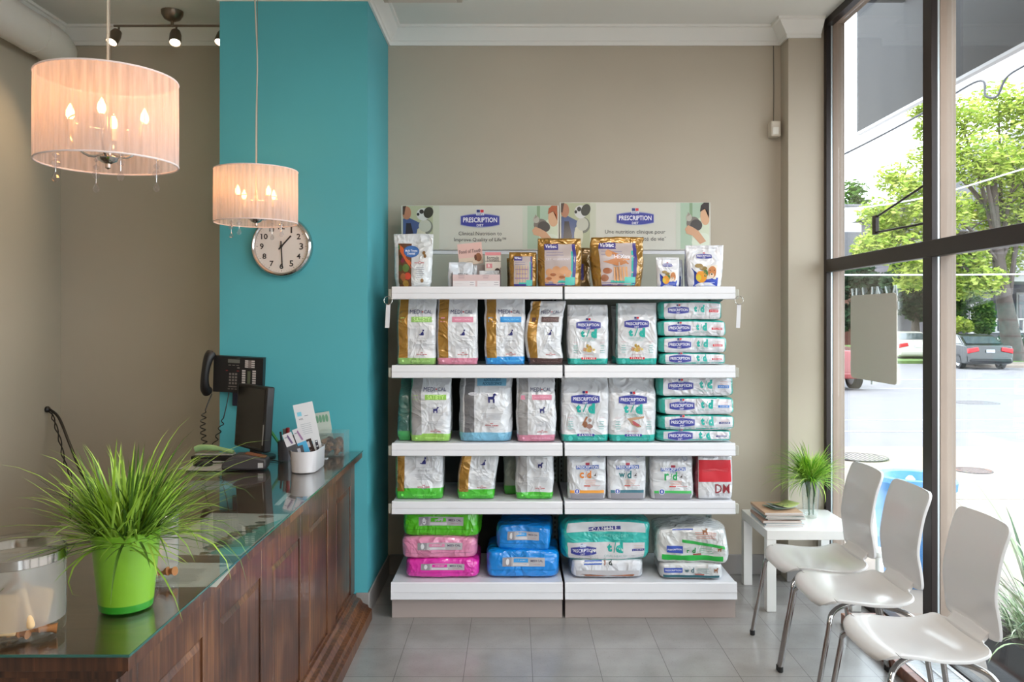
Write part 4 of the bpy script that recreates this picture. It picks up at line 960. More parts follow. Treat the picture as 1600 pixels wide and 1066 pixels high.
# ------------------------------------------------------------------ things on the top shelf
ZT = SHELF_Z[0]
def veg(p):
    p.rect(0.03, 0.46, 0.0, 0.82, (92, 56, 32), 0.2)
    p.poly([(0.10, 0.80), (0.22, 0.74), (0.46, 0.44), (0.46, 0.34), (0.30, 0.48), (0.12, 0.66)], (200, 92, 40), 1)
    for s, t, r, c in ((.2, .5, .07, (120, 36, 60)), (.12, .55, .07, (46, 52, 34)), (.12, .35, .09, (60, 80, 40)), (.3, .35, .1, (90, 120, 60)), (.36, .2, .09, (190, 60, 34)), (.22, .18, .1, (150, 90, 50)), (.12, .1, .08, (70, 60, 30)), (.3, .06, .09, (150, 120, 50)), (.08, .75, .06, (40, 110, 60)), (.38, .55, .05, (110, 60, 40))): p.oval(s, t, r, r*p.w/p.vh, c, 1.2)
    p.oval(0.45, 0.665, 0.21, 0.115, (40, 92, 160), 3); p.oval(0.45, 0.665, 0.19, 0.10, (60, 110, 176), 3.4); p.text('Multi Treats', 0.45, 0.68, 0.32, (230, 236, 246), 4.4, bold=0.02, hs=1.2); p.text('Dental', 0.45, 0.625, 0.2, (230, 236, 246), 4.4, bold=0.02)
    for s, t in ((.80, .64), (.84, .58), (.76, .12)): p.oval(s, t, 0.05, 0.05*p.w/p.vh, (128, 92, 44), 1.5)
    crown(p, 0.68, 0.45, 0.26); p.lines(0.56, 0.84, 0.18, 0.36, 6, (150, 156, 170))
    p.rect(0.02, 0.98, 0.84, 0.99, film((206, 212, 216)), 0.2)
make_bag('treat_pouch', 'silver treat pouch with dark vegetable photo and blue oval, on the top shelf', 'treat pouch', 613, 675, ZT, 0.285, 0.07, veg, base=(206, 210, 212), amp=0.011, top=0.06, full=0.3, taper=0.13, n=3, rz=0.04)
def sm(px): return PX(px, 4.42)
# counter display tray with cards and sachets
dt = thing('display_box', 'small pink and white card display box with header cards on the top shelf', 'display box', (sm(744), 4.46, ZT))
b = MB(); pkc = paper((214, 190, 190)); x0, x1 = sm(706), sm(782)
b.box(x0, x1, 4.42, 4.423, ZT, ZT+0.068, pkc); b.box(x0, x1, 4.55, 4.553, ZT, ZT+0.13, paper((170, 160, 158)))
for x in (x0, x1-0.003): b.prism([(4.42, ZT), (4.553, ZT), (4.553, ZT+0.14), (4.42, ZT+0.068)], x, x+0.003, paper((136, 128, 130)), 'x')
b.box(x0, x1, 4.42, 4.553, ZT, ZT+0.004, pkc)
p = Print(b, lambda s, t: (x0+(x1-x0)*s, 4.42, ZT+0.068*t), x1-x0, 0.068, 0.0005); p.flat = Vector((0, -1, 0))
for s in (0.02, 0.52): p.rect(s, s+0.46, 0.03, 0.5, (226, 222, 224), 1); p.lines(s+0.03, s+0.2, 0.25, 0.28, 1, (170, 160, 170), 2); p.lines(s+0.34, s+0.44, 0.2, 0.38, 2, (110, 100, 120), 2); p.lines(s+0.1, s+0.25, 0.74, 0.9, 2, (130, 110, 120), 2)
b.build('tray', dt)
b = MB(); T = rotT((sm(715), 4.545, ZT+0.125), ry=-0.10)
b.box(0, 0.135, 0, 0.002, 0, 0.118, paper((226, 186, 178)), T)
p = Print(b, lambda s, t: T @ Vector((0.135*s, 0, 0.118*t)), 0.135, 0.118, 0.0005); p.flat = Vector((0, -1, 0))
p.text('Food of Tooth', 0.5, 0.62, 0.9, (128, 104, 104), 2, bold=0.02, hs=1.35); p.rect(0.02, 0.98, 0.02, 0.32, (222, 204, 184), 0.5); p.oval(0.82, 0.30, 0.13, 0.2, (150, 96, 66), 2); p.oval(0.70, 0.30, 0.05, 0.14, (104, 62, 44), 2.5); p.lines(0.3, 0.6, 0.1, 0.14, 1, (120, 110, 90), 2)
b.build('header_card', dt)
b = MB(); x0, x1 = sm(757), sm(782); w = x1-x0; z0_, h = ZT+0.07, 0.125
b.box(x0, x1, 4.50, 4.502, z0_, z0_+h, paper((216, 208, 198)))
p = Print(b, lambda s, t: (x0+w*s, 4.50, z0_+h*t), w, h, 0.0005); p.flat = Vector((0, -1, 0))
p.rect(0, 1, 0.86, 1.0, (222, 140, 146), 1); p.text('Formule', 0.5, 0.76, 0.75, (60, 60, 64), 2, hs=1.3); p.text('Dentaire', 0.5, 0.66, 0.75, (60, 60, 64), 2, hs=1.3); p.rect(0, 1, 0.60, 0.615, (90, 90, 90), 2)
p.rect(0.08, 0.45, 0.30, 0.50, (214, 140, 146), 2); p.text('R', 0.26, 0.40, 0.16, (240, 220, 220), 3, bold=0.03); p.oval(0.78, 0.16, 0.18, 0.14, (60, 40, 40), 2); p.lines(0.08, 0.5, 0.56, 0.57, 1, (150, 120, 120), 2)
p.poly([(0.15, 1.0), (0.12, 1.16), (0.3, 1.28), (0.6, 1.28), (0.85, 1.16), (0.85, 1.0)], (196, 180, 150), 1.2); p.oval(0.5, 1.08, 0.14, 0.06, (60, 46, 40), 2.5); p.oval(0.33, 1.2, 0.05, 0.03, (40, 34, 32), 2.5); p.oval(0.67, 1.2, 0.05, 0.03, (40, 34, 32), 2.5)
b.build('header_card', dt)
for (xa, xb, zz, hh, yy, rz_, lab) in ((707, 738, 0.02, 0.13, 4.455, 0.05, 'silver sachet standing open at the column end of the small display box'), (715, 744, 0.015, 0.115, 4.495, -0.12, 'silver sachet tucked behind the front one in the display box'), (700, 716, 0.0, 0.135, 4.44, 0.5, 'crumpled silver sachet hanging over the end of the display box'), (748, 779, 0.018, 0.085, 4.46, 0.0, 'low silver sachet lying in the pink display box under the upright card')):
    def sach(p): p.text('MEDI CAL', 0.5, 0.5, 0.6, (80, 84, 96), 1, bold=0.01); p.lines(0.2, 0.8, 0.3, 0.38, 2, (130, 150, 180))
    make_bag('foil_sachet', lab, 'sachet', xa, xb, ZT+0.006 if xa > 704 else ZT, hh, 0.018, sach, Yf=yy, base=(196, 200, 206), amp=0.011, n=2.5, top=0.1, rz=rz_)
PUR = (60, 54, 132)
def virbac(pic):
    def f(p):
        p.rect(0.13, 0.86, 0.03, 0.88, (184, 170, 168), 0.5)
        p.rect(0.13, 0.47, 0.75, 0.88, PUR, 1.5); p.text('Virbac', 0.30, 0.83, 0.28, (232, 230, 240), 2.6, bold=0.03, hs=1.1); p.lines(0.17, 0.44, 0.77, 0.775, 1, (170, 166, 200), 2)
        p.rect(0.80, 0.90, 0.03, 0.88, PUR, 1.2); p.rect(0.76, 0.80, 0.03, 0.72, (42, 176, 160), 1.2); p.rect(0.13, 0.68, 0.03, 0.09, PUR, 1.5); p.rect(0.35, 0.68, 0.09, 0.13, (42, 176, 160), 1.5)
        p.lines(0.17, 0.6, 0.64, 0.70, 2, (120, 110, 150), 1.6)
        if pic == 'rolls':
            p.text('C.E.T. VEGGIEDENT', 0.45, 0.56, 0.55, (226, 222, 232), 2)
            for s, t, r in ((.25, .30, .09), (.42, .34, .10), (.60, .34, .10), (.70, .28, .08), (.3, .2, .1), (.5, .22, .1), (.66, .18, .08), (.2, .14, .07), (.4, .14, .08)): p.oval(s, t, r, r*0.8, (206, 152, 110), 1.8+s, rot=0.6)
            for s, t in ((.35, .25), (.55, .2), (.25, .17)): p.oval(s, t, 0.07, 0.03, (160, 96, 60), 3.4)
        elif pic == 'chews':
            p.text('HEXtra', 0.58, 0.60, 0.3, (236, 232, 240), 2.8, bold=0.02)
            p.poly([(0.2, 0.5), (0.32, 0.74), (0.45, 0.68), (0.72, 0.55), (0.70, 0.45), (0.5, 0.42)], (190, 122, 72), 1.8); p.oval(0.33, 0.66, 0.06, 0.07, (206, 150, 104), 2.2)
            for k in range(5): p.poly([(0.42+0.06*k, 0.12), (0.46+0.06*k, 0.12), (0.45+0.055*k, 0.40), (0.41+0.055*k, 0.40)], (214, 160, 112), 2+0.1*k)
            p.oval(0.22, 0.18, 0.09, 0.07, (150, 92, 60), 2); p.oval(0.28, 0.32, 0.1, 0.06, (164, 100, 66), 2)
        else:
            for k in range(5): p.poly([(0.22+0.1*k, 0.14), (0.26+0.1*k, 0.14), (0.245+0.1*k, 0.62), (0.215+0.1*k, 0.62)], (212, 182, 140), 2); p.rect(0.27+0.1*k, 0.275+0.1*k, 0.12, 0.6, (120, 72, 70), 2.4)
            p.lines(0.18, 0.7, 0.25, 0.5, 3, (150, 120, 160), 2.6)
        p.rect(0.62, 0.88, 0.04, 0.20, (88, 190, 176), 4)
    return f
GB = (160, 118, 44)
make_bag('treat_pouch', 'small gold treat pouch with thin sticks pictured', 'treat pouch', 796, 838, ZT, 0.190, 0.05, virbac('sticks'), base=GB, amp=0.010, n=3, Yf=4.42, top=0.15)
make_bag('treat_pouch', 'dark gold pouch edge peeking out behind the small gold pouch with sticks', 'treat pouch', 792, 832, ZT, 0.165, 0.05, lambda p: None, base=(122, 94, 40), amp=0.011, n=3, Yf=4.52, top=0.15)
make_bag('treat_pouch', 'large gold treat pouch with rolled chews pictured, standing over the joint of the bays', 'treat pouch', 841, 908, ZT, 0.265, 0.09, virbac('rolls'), base=GB, amp=0.014, n=3.5, Yf=4.40, full=0.55)
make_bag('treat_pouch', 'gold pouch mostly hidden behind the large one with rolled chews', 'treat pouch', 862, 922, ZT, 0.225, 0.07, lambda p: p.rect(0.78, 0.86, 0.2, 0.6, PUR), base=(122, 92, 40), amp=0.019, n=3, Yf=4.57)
make_bag('treat_pouch', 'large flared gold treat pouch with sticks and bone pictured, on the window-side bay', 'treat pouch', 924, 1008, ZT, 0.272, 0.10, virbac('chews'), base=GB, amp=0.024, n=3, Yf=4.40, full=0.5, taper=0.10)
def dogtreat(small):
    def f(p):
        p.poly([(0.06, 0.02), (0.94, 0.02), (0.94, 0.22), (0.5, 0.20), (0.2, 0.36), (0.06, 0.46)], (44, 72, 176), 0.6)
        p.rect(0.06, 0.2, 0.0, 0.03, (44, 72, 176), 0.6)
        badge(p, 0.48, 0.73, 0.42, lay=1, flagk=False); p.rect(0.45, 0.51, 0.80, 0.83, (190, 60, 80), 2); p.lines(0.25, 0.75, 0.62, 0.63, 1, (120, 124, 150), 1)
        p.oval(0.38, 0.24, 0.16, 0.14, (226, 150, 40), 2); p.oval(0.30, 0.22, 0.08, 0.08, (214, 190, 60), 2.4); p.oval(0.45, 0.44, 0.10, 0.05, (128, 104, 40), 2.2); p.oval(0.32, 0.50, 0.12, 0.05, (150, 122, 60), 2.4); p.oval(0.50, 0.32, 0.07, 0.09, (60, 110, 50), 1.9)
        p.poly([(0.52, 0.18), (0.55, 0.50), (0.88, 0.52), (0.84, 0.18)], (222, 214, 200), 2.4); p.oval(0.70, 0.35, 0.13, 0.14, (192, 120, 60), 3); p.oval(0.68, 0.27, 0.07, 0.06, (230, 206, 180), 3.5); p.oval(0.68, 0.30, 0.025, 0.02, (30, 26, 26), 4); p.oval(0.63, 0.39, 0.015, 0.012, (30, 26, 26), 4); p.oval(0.76, 0.39, 0.015, 0.012, (30, 26, 26), 4)
        p.lines(0.4, 0.85, 0.03, 0.10, 2, (190, 200, 236), 1.4); p.rect(0.03, 0.97, 0.93, 0.94, (190, 192, 200), 1)
    return f
make_bag('treat_pouch', 'small white and blue treat pouch on the top shelf', 'treat pouch', 1027, 1063, ZT, 0.160, 0.05, dogtreat(True), base=(222, 224, 230), amp=0.008, n=3, Yf=4.40, taper=0.08, full=0.4)
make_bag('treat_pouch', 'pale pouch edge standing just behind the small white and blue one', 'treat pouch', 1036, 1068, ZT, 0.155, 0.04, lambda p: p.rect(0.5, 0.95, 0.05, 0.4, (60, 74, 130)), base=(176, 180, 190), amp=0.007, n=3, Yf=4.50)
make_bag('treat_pouch', 'larger white and blue treat pouch with a brown dog pictured, on the top shelf', 'treat pouch', 1075, 1133, ZT, 0.225, 0.08, dogtreat(False), base=(226, 228, 234), amp=0.008, n=3, Yf=4.38, taper=0.14, full=0.3, rz=-0.10)
make_bag('treat_pouch', 'blue and white pouch showing at the edge of the larger dog pouch', 'treat pouch', 1072, 1110, ZT, 0.215, 0.05, lambda p: p.rect(0.02, 0.95, 0.02, 0.5, (40, 50, 120)), base=(170, 176, 196), amp=0.007, n=3, Yf=4.50)
# ------------------------------------------------------------------ reception counter
TOPZ = 0.880
def PP(px, py, z):
    Y = (EYE-z)*1280/(py-498); return ((px-803)*Y/1280, Y)
m_wd = wood('dark_walnut_panel', (40, 24, 16), (80, 48, 32), (130, 86, 52))
m_wd2 = wood('dark_walnut_top', (54, 37, 28), (78, 54, 41), (100, 72, 54), (2.5, 30, 30), 0.3)
ct = thing('reception_counter', 'dark wooden reception counter with recessed panels and a glass top', 'counter', (-1.18, 3.0, 0))
FX = -0.845
b = MB(); b.box(-1.53, FX-0.012, 1.76, 4.343, 0.0, 0.842, m_wd); b.build('counter_body', ct)
b = MB(); b.box(-1.56, -0.806, 1.712, 4.346, 0.871, 0.872, m_wd2); b.box(-1.56, -0.806, 1.712, 4.346, 0.842, 0.871, m_wd)
b.prism([(-1.54, 0.825), (FX+0.004, 0.815), (-0.828, 0.824), (-0.812, 0.842), (-1.54, 0.842)], 1.735, 4.345, m_wd); b.build('counter_top', ct, bevel=0.004)
pans = [(1.84, 2.23), (2.36, 2.74), (2.86, 3.24), (3.38, 3.72), (3.89, 4.24)]
b = MB()
ys = [1.75]+[v for p_ in pans for v in p_]+[4.343]
for i in range(0, len(ys), 2): b.box(FX-0.013, FX, ys[i], ys[i+1], 0.13, 0.826, m_wd)
for y0, y1 in pans:
    b.box(FX-0.013, FX, y0, y1, 0.715, 0.826, m_wd); b.box(FX-0.013, FX, y0, y1, 0.13, 0.150, m_wd)
b.build('panel_frame', ct, bevel=0.003)
for y0, y1 in pans:
    b = MB(); z0, z1 = 0.150, 0.715
    b.box(FX-0.0125, FX-0.008, y0+0.001, y1-0.001, z0+0.001, z1-0.001, m_wd)
    V = [b.bm.verts.new(p) for p in ((FX-0.008, y0+0.010, z0+0.010), (FX-0.008, y1-0.010, z0+0.010), (FX-0.008, y1-0.010, z1-0.010), (FX-0.008, y0+0.010, z1-0.010), (FX-0.002, y0+0.026, z0+0.026), (FX-0.002, y1-0.026, z0+0.026), (FX-0.002, y1-0.026, z1-0.026), (FX-0.002, y0+0.026, z1-0.026))]
    for i in range(4): b.face([V[i], V[(i+1) % 4], V[4+(i+1) % 4], V[4+i]], m_wd)
    b.face(V[4:], m_wd); b.build('raised_panel', ct, sharp=5, normals=False)
b = MB(); b.prism([(FX-0.012, 0.001), (-0.745, 0.001), (-0.745, 0.055), (-0.762, 0.064), (-0.768, 0.078), (-0.792, 0.088), (-0.806, 0.112), (-0.826, 0.118), (-0.835, 0.135), (FX-0.012, 0.138)], 1.66, 4.30, m_wd); b.build('base_moulding', ct, bevel=0.002)
# front (near) end of the counter
b = MB(); b.box(-3.0+0.21, FX, 1.745, 1.76, 0.0, 0.826, m_wd); b.build('end_panel', ct, bevel=0.003)
b = MB(); b.box(-2.79, -1.561, 1.712, 2.42, 0.842, 0.872, m_wd2); b.box(-2.79, -1.53, 1.76, 2.40, 0.0, 0.842, m_wd); b.build('return_top', ct, bevel=0.004)
m_ctg = thin_glass('counter_glass', (0.955, 0.975, 0.965), ior=1.5)
m_edge = mat('green_glass_edge', (46, 92, 84), 0.15)
b = MB()
b.box(-1.55, -0.801, 1.706, 4.344, 0.8745, 0.880, m_ctg); b.box(-0.802, -0.800, 1.706, 4.344, 0.8745, 0.880, m_edge); b.box(-1.55, -0.800, 1.704, 1.706, 0.8745, 0.880, m_edge)
b.box(-2.79, -1.55, 1.706, 2.42, 0.8745, 0.880, m_ctg); b.box(-2.79, -1.55, 1.704, 1.706, 0.8745, 0.880, m_edge)
b.build('glass_top', ct)

# papers under the glass
def sheet(name, label, pts, rgb, design=None, cat='paper'):
    b = MB(); z = 0.8728
    P3 = [Vector((x, y, z)) for x, y in pts]
    b.poly(P3, paper(rgb)); b.poly([q+Vector((0, 0, 0.0006)) for q in P3], paper(rgb))
    if design:
        p = Print(b, lambda s, t: (P3[0]*(1-s)*(1-t)+P3[1]*s*(1-t)+P3[2]*s*t+P3[3]*(1-s)*t)+Vector((0, 0, 0.0006)), (P3[1]-P3[0]).length, (P3[3]-P3[0]).length, 0.0001)
        p.flat = Vector((0, 0, 0.4)); design(p)
    o = b.build(name, None); return tag(o, label, cat)
def q4(*pp): return [PP(a, c, 0.873) for a, c in pp]
A = q4((215, 918), (338, 918), (369, 881), (250, 879))
def letter(p):
    p.lines(0.08, 0.72, 0.15, 0.72, 12, (120, 124, 126), 1, jit=0.3); p.oval(0.85, 0.88, 0.05, 0.05, (110, 110, 112), 1)
sheet('letter_sheet', 'printed white letter under the counter glass beside the green pot', A, (188, 190, 186), letter)
B = q4((233, 867), (376, 869), (452, 804), (330, 802))
def coral(p):
    r = random.Random(5)
    p.poly([(0.62, 0.02), (0.98, 0.02), (0.98, 0.86), (0.80, 0.62), (0.74, 0.35)], (88, 150, 138), 1)
    for i in range(46):
        t = r.uniform(0.03, 0.80); s = 0.50+0.33*t+r.uniform(-0.05, 0.10)
        p.oval(s, t, r.uniform(.02, .06), r.uniform(.015, .05), r.choice([(92, 92, 58), (120, 110, 74), (74, 86, 70), (140, 120, 96), (110, 140, 120), (60, 66, 54)]), 1.5+i*0.01, n=7, rot=r.uniform(0, 3))
    p.oval(0.75, 0.92, 0.10, 0.04, (120, 100, 84), 2); p.lines(0.08, 0.45, 0.2, 0.85, 10, (196, 196, 192), 1)
sheet('reef_brochure', 'large white sheet with a green coral picture under the counter glass', B, (186, 186, 180), coral)
sheet('printed_sheet', 'pale blue printed sheet under the counter glass behind the potted grass', q4((282, 766), (352, 766), (370, 752), (300, 752)), (150, 160, 172), lambda p: p.lines(0.1, 0.9, 0.15, 0.85, 8, (110, 120, 130), 1))
sheet('white_card', 'small white card under the counter glass below the flyer tub', q4((428, 790), (436, 790), (455, 772), (448, 770)), (196, 200, 200))

# ------------------------------------------------------------------ grass plants
m_gr = [mat('grass_blade_bright', (146, 182, 54), 0.45), mat('grass_blade_mid', (112, 150, 42), 0.45), mat('grass_blade_deep', (70, 104, 30), 0.5), mat('grass_blade_tip', (170, 206, 84), 0.45)]
def blades(mb, c, r0, n, L0, L1, spread, droop, seed, wid=0.0035, dirs=None, mats=None, upr=0.35):
    rnd = random.Random(seed); mats = mats or m_gr; c = Vector(c)
    for i in range(n):
        a = rnd.uniform(0, 2*PI); q = r0*math.sqrt(rnd.random())
        p = c+Vector((q*math.cos(a), q*math.sin(a), rnd.uniform(-0.01, 0.01)))
        if dirs and rnd.random() < dirs[1]: a2 = dirs[0]+rnd.gauss(0, 0.45)
        else: a2 = a+rnd.gauss(0, 0.6)
        tilt = min(1.55, abs(rnd.gauss(0, spread))+0.12*q/r0+upr*rnd.random()); L = rnd.uniform(L0, L1); k = droop*rnd.uniform(0.3, 1.3)
        m = mats[min(3, int(rnd.random()**0.8*4))]; w = wid*rnd.uniform(0.7, 1.25)
        side = Vector((-math.sin(a2), math.cos(a2), 0)); prev = None; S = 7
        for j in range(S+1):
            u = j/S; ww = w*(1-u**2.2)*(0.55+0.9*u if u < 0.5 else 1.0)
            V = [mb.bm.verts.new(p+side*ww), mb.bm.verts.new(p-Vector((0, 0, ww*0.35))), mb.bm.verts.new(p-side*ww)]
            if prev:
                mb.face([prev[0], prev[1], V[1], V[0]], m, True); mb.face([prev[1], prev[2], V[2], V[1]], m, True)
            prev = V; ang = tilt+k*u*u*1.6
            p = p+Vector((math.sin(ang)*math.cos(a2), math.sin(ang)*math.sin(a2), math.cos(ang)))*(L/S)
pg = thing('potted_grass', 'bushy bright green grass in a tapered lime green pot on the counter', 'plant', (-0.94, 1.98, TOPZ))
m_lime = mat('lime_green_pot', (124, 176, 44), 0.35, coat=0.3); m_lime2 = mat('deep_green_pot_foot', (48, 140, 36), 0.3, coat=0.3)
c = (-0.94, 1.985, TOPZ+0.0005)
b = MB(); b.lathe([(0.055, 0), (0.0605, 0.004), (0.0625, 0.020)], m_lime2, c, 48, cap1=False); b.lathe([(0.0625, 0.020), (0.0785, 0.188), (0.0790, 0.190), (0.0770, 0.190), (0.074, 0.165), (0.0, 0.165)], m_lime, c, 48, cap0=False, cap1=False); b.build('pot', pg, weld=True)
b = MB(); cc = (c[0], c[1], c[2]+0.165)
blades(b, cc, 0.055, 520, 0.10, 0.20, 0.42, 0.45, 11)
blades(b, cc, 0.06, 230, 0.17, 0.27, 0.72, 0.4, 12)
blades(b, cc, 0.055, 36, 0.24, 0.30, 0.7, 0.7, 13, wid=0.004)
blades(b, cc, 0.05, 34, 0.30, 0.42, 0.85, 1.1, 14, wid=0.004, dirs=(-0.15, 0.9))
blades(b, cc, 0.05, 9, 0.20, 0.26, 1.2, 1.8, 17, wid=0.004)
blades(b, cc, 0.05, 14, 0.22, 0.31, 0.25, 0.5, 15, wid=0.004)
b.build('grass_blades', pg, sharp=0, normals=False)

# ------------------------------------------------------------------ frosted canisters
m_frost = thin_glass('frosted_glass', (0.9, 0.9, 0.88), diffuse=0.46, dcol=(0.62, 0.60, 0.57), rough=0.2)
m_clear = thin_glass('clear_glass', (0.96, 0.97, 0.97))
def canister(x, y, r, h, label, seed, treats):
    t = thing('treat_canister', label, 'jar', (x, y, TOPZ), 'frosted treat canisters')
    b = MB(); c = (x, y, TOPZ+0.0008)
    b.lathe([(r*0.94, 0), (r, 0.005), (r, 0.030)], m_clear, c, 48, cap1=False)
    b.lathe([(r, 0.030), (r, h-0.03), (r*0.99, h-0.026)], m_frost, c, 48, cap0=False, cap1=False)
    b.lathe([(r*0.93, 0.012), (0, 0.010)], m_clear, c, 40, cap0=False); b.build('jar_body', t, weld=True, normals=True)
    b = MB(); b.lathe([(r*1.0, h-0.028), (r*1.03, h-0.026), (r*1.03, h-0.006), (r*1.0, h-0.004)], m_chrome, c, 48, cap0=False, cap1=False); b.build('chrome_band', t)
    b = MB(); b.lathe([(r*1.01, h-0.005), (r*1.01, h+0.006), (r*0.9, h+0.012), (r*0.82, h+0.006), (0, h+0.004)], m_clear, c, 48, cap0=False); b.build('glass_lid', t)
    rnd = random.Random(seed)
    for (kind, dx, dy, z, ang) in treats:
        b = MB(); T = rotT((x+dx, y+dy, TOPZ+z), ry=ang, rz=rnd.uniform(-.5, .5))
        if kind == 'biscuit':
            b.box(-0.026, 0.026, -0.008, 0.008, -0.045, 0.045, mat('pale_biscuit', (206, 172, 128), 0.8, var=0.15), T); o_ = b.build('biscuit', t, bevel=0.008, seg=3)
        elif kind == 'bone':
            b.tube([T @ Vector(q) for q in ((0, 0, -.04), (0, 0, -.03), (0, 0, 0), (0, 0, .03), (0, 0, .04))], [0.012, 0.008, 0.0075, 0.008, 0.012], mat('brown_biscuit', (150, 98, 54), 0.8, var=0.2), 10); b.build('biscuit', t)
        else:
            b.box(-0.018, 0.018, -0.003, 0.003, -0.07, 0.07, mat('olive_packet', (96, 104, 84), 0.5), T); b.build('treat_packet', t, bevel=0.002)
    return t
tr1 = [('packet', -0.06, -0.05, 0.085, 0.12), ('packet', -0.025, -0.065, 0.082, -0.06), ('packet', -0.075, -0.02, 0.088, 0.05), ('biscuit', 0.045, -0.055, 0.068, -0.35), ('biscuit', 0.020, -0.070, 0.062, 0.10), ('bone', 0.005, -0.055, 0.11, 0.8), ('biscuit', 0.060, -0.02, 0.062, 0.2), ('biscuit', 0.02, 0.0, 0.062, 0.4)]
for i in range(9): tr1.append(('bone', -0.06+0.016*i, -0.055+0.004*abs(i-4), 0.022, 1.5+0.1*(i % 3)))
canister(-1.112, 1.83, 0.099, 0.188, 'wide frosted glass treat canister with chrome lid band at the near end of the counter', 2, tr1)
tr2 = [('bone', -0.02+0.02*i, -0.035+0.01*(i % 2), 0.022, 1.4) for i in range(4)]+[('biscuit', 0.0, 0.01, 0.062, 0.2)]
canister(-0.978, 2.215, 0.066, 0.178, 'smaller frosted glass canister half hidden behind the lime green pot', 4, tr2)

# ------------------------------------------------------------------ desk equipment at the far end
m_blk = mat('black_plastic', (22, 20, 20), 0.42); m_blk2 = mat('dark_screen', (20, 17, 15), 0.22); m_dg = mat('charcoal_plastic', (58, 54, 56), 0.45)
mn = thing('computer_monitor', 'black flat computer monitor turned away toward the back of the counter', 'monitor', (-1.31, 4.10, TOPZ))
Tm = rotT((-1.315, 4.115, TOPZ+0.20), rz=math.radians(-47), rx=math.radians(-4))
b = MB(); b.box(-0.165, 0.165, -0.012, 0.030, -0.155, 0.165, m_blk, Tm); b.build('monitor_casing', mn, bevel=0.008, seg=3)
b = MB(); b.box(-0.148, 0.148, -0.0135, -0.0115, -0.138, 0.150, m_blk2, Tm); b.build('screen', mn)
b = MB(); b.box(0.150, 0.156, -0.0145, -0.012, -0.12, -0.02, mat('silver_strip', (150, 146, 140), 0.3), Tm); b.build('button_strip', mn)
b = MB(); b.lathe([(0.10, 0), (0.098, 0.008), (0.03, 0.016), (0.022, 0.09)], m_blk, (-1.305, 4.135, TOPZ+0.0005), 28); b.build('stand', mn)
# wall phone
ph = thing('wall_phone', 'black office telephone mounted on the turquoise column above the monitor', 'telephone', (-1.46, CY, 1.28))
Tp = rotT((PX(373, 4.33), 4.325, 1.285), ry=math.radians(3), rx=math.radians(4))
b = MB(); b.box(-0.125, 0.135, -0.022, 0.022, -0.095, 0.095, m_blk, Tp)
p = Print(b, lambda s, t: Tp @ Vector((-0.125+0.26*s, -0.022, -0.095+0.19*t)), 0.26, 0.19, 0.0006); p.flat = Vector((0, -1, 0.05))
wk = (188, 178, 172); gk = (112, 104, 98)
p.rect(0.29, 0.53, 0.83, 0.93, (98, 98, 90), 1); p.text('NORTEL', 0.50, 0.965, 0.07, gk, 1)
for i in range(3): p.rect(0.30+0.08*i, 0.355+0.08*i, 0.755, 0.775, gk, 1)
p.rect(0.48, 0.53, 0.68, 0.715, gk, 1); p.rect(0.25, 0.295, 0.60, 0.62, (130, 40, 40), 1); p.rect(0.47, 0.52, 0.60, 0.62, (130, 40, 40), 1)
for r_ in range(4):
    for c_ in range(3): p.rect(0.32+0.06*c_, 0.362+0.06*c_, 0.49-0.085*r_, 0.545-0.085*r_, gk, 1)
for i in range(3): p.rect(0.30+0.07*i, 0.345+0.07*i, 0.09, 0.115, gk, 1)
p.rect(0.31, 0.48, 0.155, 0.185, gk, 1)
for i in range(4):
    p.rect(0.635, 0.70, 0.88-0.055*i, 0.92-0.055*i, wk, 1); p.rect(0.765, 0.83, 0.88-0.055*i, 0.92-0.055*i, wk, 1)
p.rect(0.70, 0.765, 0.71, 0.92, (120, 108, 104), 0.8)
for i in range(8):
    p.rect(0.58, 0.65, 0.60-0.065*i, 0.645-0.065*i, wk, 1); p.rect(0.79, 0.86, 0.60-0.065*i, 0.645-0.065*i, wk, 1)
p.rect(0.69, 0.75, 0.1, 0.62, (84, 88, 66), 0.8)
b.build('phone_body', ph, bevel=0.008)
b = MB(); b.box(-0.03, 0.10, 0.0, 0.03, -0.17, -0.08, mat('navy_bracket', (30, 32, 50), 0.5), Tp); b.build('wall_bracket', ph, bevel=0.004)
b = MB(); pts = smooth_path([Tp @ Vector(q) for q in ((-0.135, -0.030, 0.105), (-0.142, -0.05, 0.085), (-0.150, -0.062, 0.03), (-0.155, -0.062, -0.03), (-0.155, -0.05, -0.075), (-0.150, -0.030, -0.095))], 4)
b.tube(pts, [0.020+0.008*abs(math.cos(PI*i/(len(pts)-1)))**2 for i in range(len(pts))], m_blk, 14); hs = b.build('handset', ph)
def coil(p0, p1, n, r, rt, sag=0.0, straight=0.12):
    out = []; p0 = Vector(p0); p1 = Vector(p1); N_ = n*10
    for i in range(N_+1):
        u = i/N_; c = p0.lerp(p1, u)+Vector((sag*math.sin(u*PI), 0, 0)); k = min(1, max(0, (u-straight)/0.1)); a = 2*PI*n*u
        out.append(c+Vector((math.cos(a), math.sin(a), 0))*r*k)
    return out
b = MB()
b.tube(coil((-1.585, 4.30, 1.185), (-1.60, 4.25, 0.91), 9, 0.013, 0.0025, sag=-0.03, straight=0.3), 0.003, m_blk, 6)
b.tube(coil((-1.50, 4.31, 1.19), (-1.565, 4.26, 0.91), 7, 0.010, 0.0025, sag=0.01, straight=0.45), 0.0028, m_blk, 6)
b.build('coiled_cord', ph)
